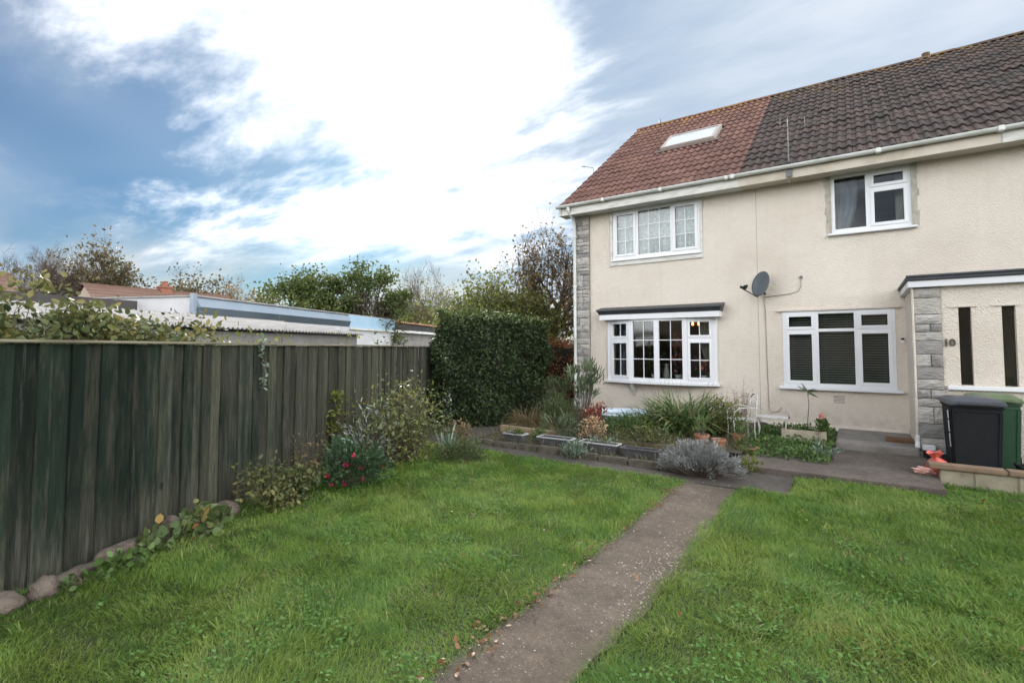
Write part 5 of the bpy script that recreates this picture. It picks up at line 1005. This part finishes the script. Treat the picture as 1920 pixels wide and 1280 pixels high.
shrub('green_perennial', 'leafy green plants in front of the blue tub', (-3.2, 8.2, .12), .9, .5, .27, 900, .06, ML_weed, 139, .4, 24, .08, D='up')
shrub('dry_perennial', 'low dry olive plants behind the kerb left of the lavender', (-2.7, 7.6, .10), .9, .35, .24, 900, .045, ML_rose, 140, .4, 24, .07)
st_ = straps('strap_leaved_clump', 'large clump of dark strap leaves under the bow window', (-2.5, 8.95, .12), 680, .86, .030, .45, ML_strap, 141, 1.5, .55)
gg = np.random.default_rng(8); S = []
for k in range(26):
    x, y = gg.uniform(-.55, .6), gg.uniform(-.3, .3); tx = x+gg.normal()*.15+x*.3; h_ = gg.uniform(.75, 1.12); S += [[x*.5, y, .1, (x+tx)/2, y, h_*.6, .003, .0025], [(x+tx)/2, y, h_*.6, tx, y-.05, h_, .0025, .001]]
segs('flower_stalks', S, pm('dry_stalk', [(.14, .10, .06), (.22, .17, .10)], 8, .9, 0), st_, 3)
straps('strap_leaved_clump', 'smaller clump of dark strap leaves left of the large one', (-3.05, 8.85, .12), 150, .55, .02, .2, ML_strap, 142, 1.4, .7)
shrub('light_green_bush', 'light green bush between the strap leaves and the white chair', (-1.84, 8.9, .12), .52, .4, .62, 1300, .045, ML_yel, 143, .5, 26, .07)
shrub('bare_twig_plant', 'bleached bare twiggy plant against the wall behind the chair', (-1.75, 9.9, .12), .42, .3, .85, 120, .03, ML_beige, 144, .3, 60, .09, smat=pm('bleached_twig', [(.24, .19, .15), (.36, .30, .25)], 8, .9, 0))
gg = np.random.default_rng(12); lv = empty('lavender_bush', (-1.66, 6.52, 0), 0, 'rounded grey lavender bush spilling over the path corner', 'shrub')
C = []
for cx, cy, cz, r in ((-.15, 0, .20, .31), (.25, -.02, .15, .27), (-.32, .02, .14, .20), (.06, .1, .26, .24)):
    v = unit(gg.normal(size=(70, 3))); v[:, 2] = np.abs(v[:, 2])*.9-.25; C.append(np.array([cx, cy, cz])+v*r*gg.uniform(.75, 1.08, (70, 1)))
C = np.concatenate(C); C[:, 2] = np.maximum(C[:, 2], .03); i = gg.integers(0, len(C), 8200); dirs = unit(C-np.array([0, 0, .05])); P = C[i]+gg.normal(size=(8200, 3))*.022-dirs[i]*gg.uniform(0, .07, (8200, 1))
leaves('foliage', np.maximum(P, [-9, -9, .01]), .042, ML_lav, lv, gg, .16, D=dirs[i]+[0, 0, .4], rnd=np.clip(gg.random(len(C))[i]*.6+gg.random(8200)*.4, 0, 1)); segs('stems', [[c[0]*.2, c[1]*.2, -.02, *c, .006, .002] for c in C], M_twig, lv, 3)
shrub('grey_green_plant', 'grey green leafy plant growing out of the kerb foot', (-3.36, 6.50, 0), .26, .22, .2, 300, .06, ML_sage, 145, .4, 14, .05, D='up')
for x, y, w, h, lab, sd, m in ((-4.63, 6.86, .3, .12, 'low green seedlings growing in the leftmost trough', 146, ML_weed), (-3.14, 6.86, .5, .12, 'sparse grey green plants in the white rimmed trough', 147, ML_sage), (-4.25, 7.05, .3, .2, 'bright green weeds between the first two troughs', 148, ML_weed), (-2.95, 7.0, .35, .25, 'dark trailing plant over the right end of the white rimmed trough', 149, ML_rose)):
    shrub('trough_plant', lab, (x, y, .14 if w in (.5, ) or x < -4.6 else .06), w, .14, h, 190, .04, m, sd, .5, 14, .035, D='up', cat='plant')
for x, y, z, m, lab, sd in ((-1.98, 8.0, .24, ML_strap, 'thin leaved plant in the reddish terracotta pot', 150), (-1.52, 8.35, .25, ML_weed, 'small leafy plant in the half hidden pot', 151), (-1.36, 8.05, .13, ML_weed, 'low green plant in the wide terracotta bowl', 152)):
    shrub('pot_plant', lab, (x, y, z), .2, .2, .28, 130, .05, m, sd, .3, 10, .04, D='up', cat='plant')
sp_ = empty('standard_sapling', (-.68, 9.38, .245), 0, 'thin single stemmed sapling in the stone trough', 'tree'); segs('trunk', [[0, 0, -.05, .01, 0, .2, .008, .007], [.01, 0, .2, .03, 0, .42, .007, .006], [.03, 0, .42, .015, 0, .64, .006, .004]], M_twig, sp_, 6); gg = np.random.default_rng(9)
a = np.linspace(0, 6.28, 12); leaves('crown', np.repeat([[.015, 0, .64]], 12, 0), .17, ML_ole, sp_, gg, .16, D=np.c_[np.cos(a), np.sin(a), np.full(12, -.05)], hexa=True)
ge = shrub('geranium', 'small geranium with a pink flower at the right end of the stone trough', (-.50, 9.30, .245), .2, .18, .2, 130, .05, ML_weed, 153, .9, 10, .035, cat='plant'); gg = np.random.default_rng(4); leaves('flower', gg.normal(size=(40, 3))*.022+[.02, -.03, .27], .03, leafmat('salmon_petal', C_((.44, .12, .10), (.52, .19, .16))), ge, gg, .9)
shrub('trough_greens', 'low green leaves along the top of the stone trough', (-.78, 9.35, .245), .5, .15, .08, 220, .04, ML_weed, 154, .7, 16, .03, cat='plant', up=.8)
gg = np.random.default_rng(15); n = 5200; P = np.c_[gg.uniform(-1.5, -.32, n), gg.uniform(7.75, 10.4, n), np.zeros(n)]; hb = .05+.10*(.5+.5*np.sin(P[:, 0]*7)*np.cos(P[:, 1]*4)); P[:, 2] = .075+gg.random(n)*hb
P = P[~((P[:, 0] > -1.08) & (P[:, 0] < -.38) & (P[:, 1] > 9.2) & (P[:, 1] < 9.5))]
tag(leaves('weeds', P, .042, ML_weed, None, gg, .6, up=.8, hexa=True), 'green weeds covering the small bed below the blinds window', 'weeds', kind='stuff')
n = 2600; P = np.c_[gg.uniform(-5.4, -1.5, n), gg.uniform(6.55, 8.6, n), np.zeros(n)]; P[:, 2] = np.where(P[:, 1] > 7.5, .135, np.where(P[:, 1] > 6.68, .065, .085)); b = gg.uniform(0, 6.28, n)
tag(blades('bed_grass', P, np.c_[np.cos(b), np.sin(b), b*0]*gg.uniform(.1, .9, (n, 1)), gg.uniform(.05, .16, n), np.full(n, .006), leafmat('bed_grass_blade', C_((.03, .05, .014), (.07, .085, .025), (.16, .125, .06))), None, gg, 1.), 'thin grass and weeds between the bed plants', 'grass', kind='stuff')
shrub('yellow_weed', 'pale green weed right of the lavender bush', (-1.16, 6.98, .02), .22, .16, .17, 160, .05, ML_yel, 155, .5, 10, .04, D='up', cat='plant')
shrub('white_flower_weed', 'pale leaved weed at the right end of the weedy bed', (-.40, 8.12, .07), .3, .2, .14, 150, .055, ML_sage, 156, .5, 10, .04, D='up', cat='plant')
# ================================================================== lawn
M_sheet = M_soil
def lawn_sheet(name, poly): return tag(MB().add([(x, y, -.006) for x, y in poly], [tuple(range(len(poly)))]).build(name, M_sheet), kind='structure')
lawn_sheet('lawn_by_fence', [(-1.74, -2.5), (-1.74, 6.14), (-5.7, 6.14), (-6.72, 6.13), (-3.1, -2.5)]); lawn_sheet('lawn_by_bins', [(-1.13, -2.5), (6, -2.5), (6, 7.7), (.76, 7.7), (.76, 7.1), (-.66, 7.1), (-.66, 6.25), (-1.13, 6.2)])
gg = np.random.default_rng(77); from mathutils import noise as mnoise
def vnoise(X, Y, s, seed):                                               # smooth value noise on a grid
    r = np.random.default_rng(seed); T = r.random((64, 64)); x, y = X*s+100, Y*s+100; xi, yi = np.floor(x).astype(int), np.floor(y).astype(int); fx, fy = x-xi, y-yi; fx = fx*fx*(3-2*fx); fy = fy*fy*(3-2*fy); t = lambda i, j: T[(xi+i) % 64, (yi+j) % 64]
    return (t(0, 0)*(1-fx)+t(1, 0)*fx)*(1-fy)+(t(0, 1)*(1-fx)+t(1, 1)*fx)*fy
def lawn_points(n):
    X = gg.uniform(-7, 6, n); Y = gg.uniform(.2, 7.7, n); r = np.hypot(X, Y); ang = np.arctan2(-X, Y)-YAW; k = gg.random(n) < np.clip((3.2/np.maximum(r, .1))**1.15, .22, 1)
    jl = .05*(vnoise(X, Y, 5, 1)-.5)+.03*gg.normal(size=n); left = (X < -1.72+jl) & (Y < 6.16+jl) & (X > -4.17-.42*Y+.06); right = (X > -1.13+jl) & (Y < np.where(X > .74, 7.68, np.where(X > -.64, 7.08, 6.22))+jl)
    m = k & (left | right) & (np.abs(ang) < R(56)) & (r > 1.2); return X[m], Y[m], r[m]
ML_grass = leafmat('grass_blade', C_((.048, .088, .018), (.099, .172, .030), (.155, .245, .046), (.225, .275, .072), (.34, .29, .14)), rough=.55, trans=.4, spec=.2, patch=(.76, .87, 1.0), gain=1.1)
for nm, lo, hi, seg_, dens in (('grass_near', 0, 4.2, 3, 1500000), ('grass_far', 4.2, 12, 2, 1500000)):
    X, Y, r = lawn_points(dens); m = (r >= lo) & (r < hi); X, Y, r = X[m], Y[m], r[m]; n = len(X); tall = vnoise(X, Y, 1.1, 5)*.55+vnoise(X, Y, 4, 6)*.45; tone = np.clip(.06+.5*(vnoise(X, Y, .9, 8)*.5+vnoise(X, Y, 3.2, 9)*.5)+.30*gg.random(n)+.10*(vnoise(X, Y, 14, 10)-.5), 0, .80); dry = gg.random(n) < .02+.09*(vnoise(X, Y, 2.1, 15) > .70); tone[dry] = gg.uniform(.85, 1, dry.sum())
    th = vnoise(X, Y, 2.2, 11)*12; b = th+gg.normal(size=n)*1.1; ln = np.abs(gg.normal(size=n))*.55+.15; L = (.018+.068*tall)*gg.uniform(.6, 1.45, n); Wd = .0030*np.clip(r/3.2, .9, 2.2)*gg.uniform(.7, 1.3, n)
    tag(blades(nm, np.c_[X, Y, np.full(n, -.006)], np.c_[np.cos(b)*ln, np.sin(b)*ln, b*0], L, Wd, ML_grass, None, gg, 1.0, rnd=tone, nseg=seg_), 'short green lawn grass ' + ('near the camera' if lo == 0 else 'in front of the house'), 'grass', kind='stuff'); print(nm, n)
X, Y, r = lawn_points(420000); m = (vnoise(X, Y, 1.7, 20)*.6+vnoise(X, Y, 6, 21)*.4 > .60); X, Y = X[m][:9000], Y[m][:9000]; n = len(X)
tag(leaves('clover', np.c_[X, Y, gg.uniform(.012, .045, n)], (.022), leafmat('clover_leaf', C_((.035, .085, .016), (.06, .125, .03), (.09, .16, .05)), .8, .3, .12), None, gg, .8, Nrm=np.repeat([[0, 0, 1.5]], n, 0), D=np.c_[gg.normal(size=(n, 2)), np.full(n, .15)], hexa=True), 'small clover leaves mixed through the lawn', 'clover', kind='stuff')
X, Y, r = lawn_points(9000); m = vnoise(X, Y, 1.3, 31)*.5+vnoise(X, Y, 5, 32)*.5 > .52; X, Y = X[m][:230], Y[m][:230]; k = len(X); X = np.repeat(X, 26)+gg.normal(size=k*26)*.022; Y = np.repeat(Y, 26)+gg.normal(size=k*26)*.022; n = len(X); ok = ~((X > -1.78) & (X < -1.04)); X, Y = X[ok], Y[ok]; n = len(X); b = gg.uniform(0, 6.28, n); ln = np.abs(gg.normal(size=n))*.5+.2
tag(blades('grass_tufts', np.c_[X, Y, np.full(n, -.006)], np.c_[np.cos(b)*ln, np.sin(b)*ln, b*0], gg.uniform(.06, .135, n), gg.uniform(.003, .0055, n), ML_grass, None, gg, 1.3, rnd=np.clip(gg.normal(.5, .22, n), 0, 1), nseg=3), 'longer coarse tufts standing out of the lawn', 'grass', kind='stuff')
# fallen leaves and loose chippings
n = 330; Y = gg.uniform(.8, 6.0, n)**1.0; X = -1.73+gg.normal(size=n)*.05; k = gg.random(n) < .25; X[k] = gg.uniform(-4.5, 3.5, k.sum()); Y[k] = gg.uniform(1, 7, k.sum())
tag(leaves('fallen_leaves', np.c_[X, Y, np.where(k, .045, .012)], .032, leafmat('fallen_leaf', C_((.12, .05, .02), (.20, .09, .04), (.26, .15, .075)), gain=1.), None, gg, .7, Nrm=np.repeat([[0, 0, 1.5]], n, 0), D=np.c_[gg.normal(size=(n, 2)), np.full(n, .1)], hexa=True), 'brown fallen leaves along the path edge', 'leaves', kind='stuff')
rk = [rock_mesh(s, .5, .42, .25, .2, 1) for s in (41, 42, 43)]; n = 560; V = []; F = []; o = 0; Y = gg.uniform(1.0, 6.4, n); X = gg.uniform(-1.72, -1.12, n); k = gg.random(n) < .65; Y[k] = 3.55+gg.normal(size=k.sum())*.45; X[k] = -1.12-np.abs(gg.normal(size=k.sum()))*.16
X = np.clip(X, -1.73, -1.02)
for i in range(n):
    me = rk[i % 3]; co = np.array([v.co for v in me.vertices]); s = gg.uniform(.006, .019); a = gg.uniform(0, 6.28); c, s_ = math.cos(a)*s, math.sin(a)*s; V.append(np.c_[co[:, 0]*c-co[:, 1]*s_+X[i], co[:, 0]*s_+co[:, 1]*c+Y[i], co[:, 2]*s+.005]); F.append(np.array([tuple(f.vertices) for f in me.polygons])+o); o += len(co)
tag(obj('loose_chippings', npmesh('loose_chippings', np.concatenate(V), np.concatenate(F), np.repeat(gg.random(n), len(rk[0].vertices))), leafmat('pale_chipping', C_((.20, .17, .14), (.34, .30, .25), (.44, .40, .35)), .9, 0., gain=1.)), 'pale stone chippings scattered on the path', 'chippings', kind='stuff')
scene.render.engine = 'CYCLES'
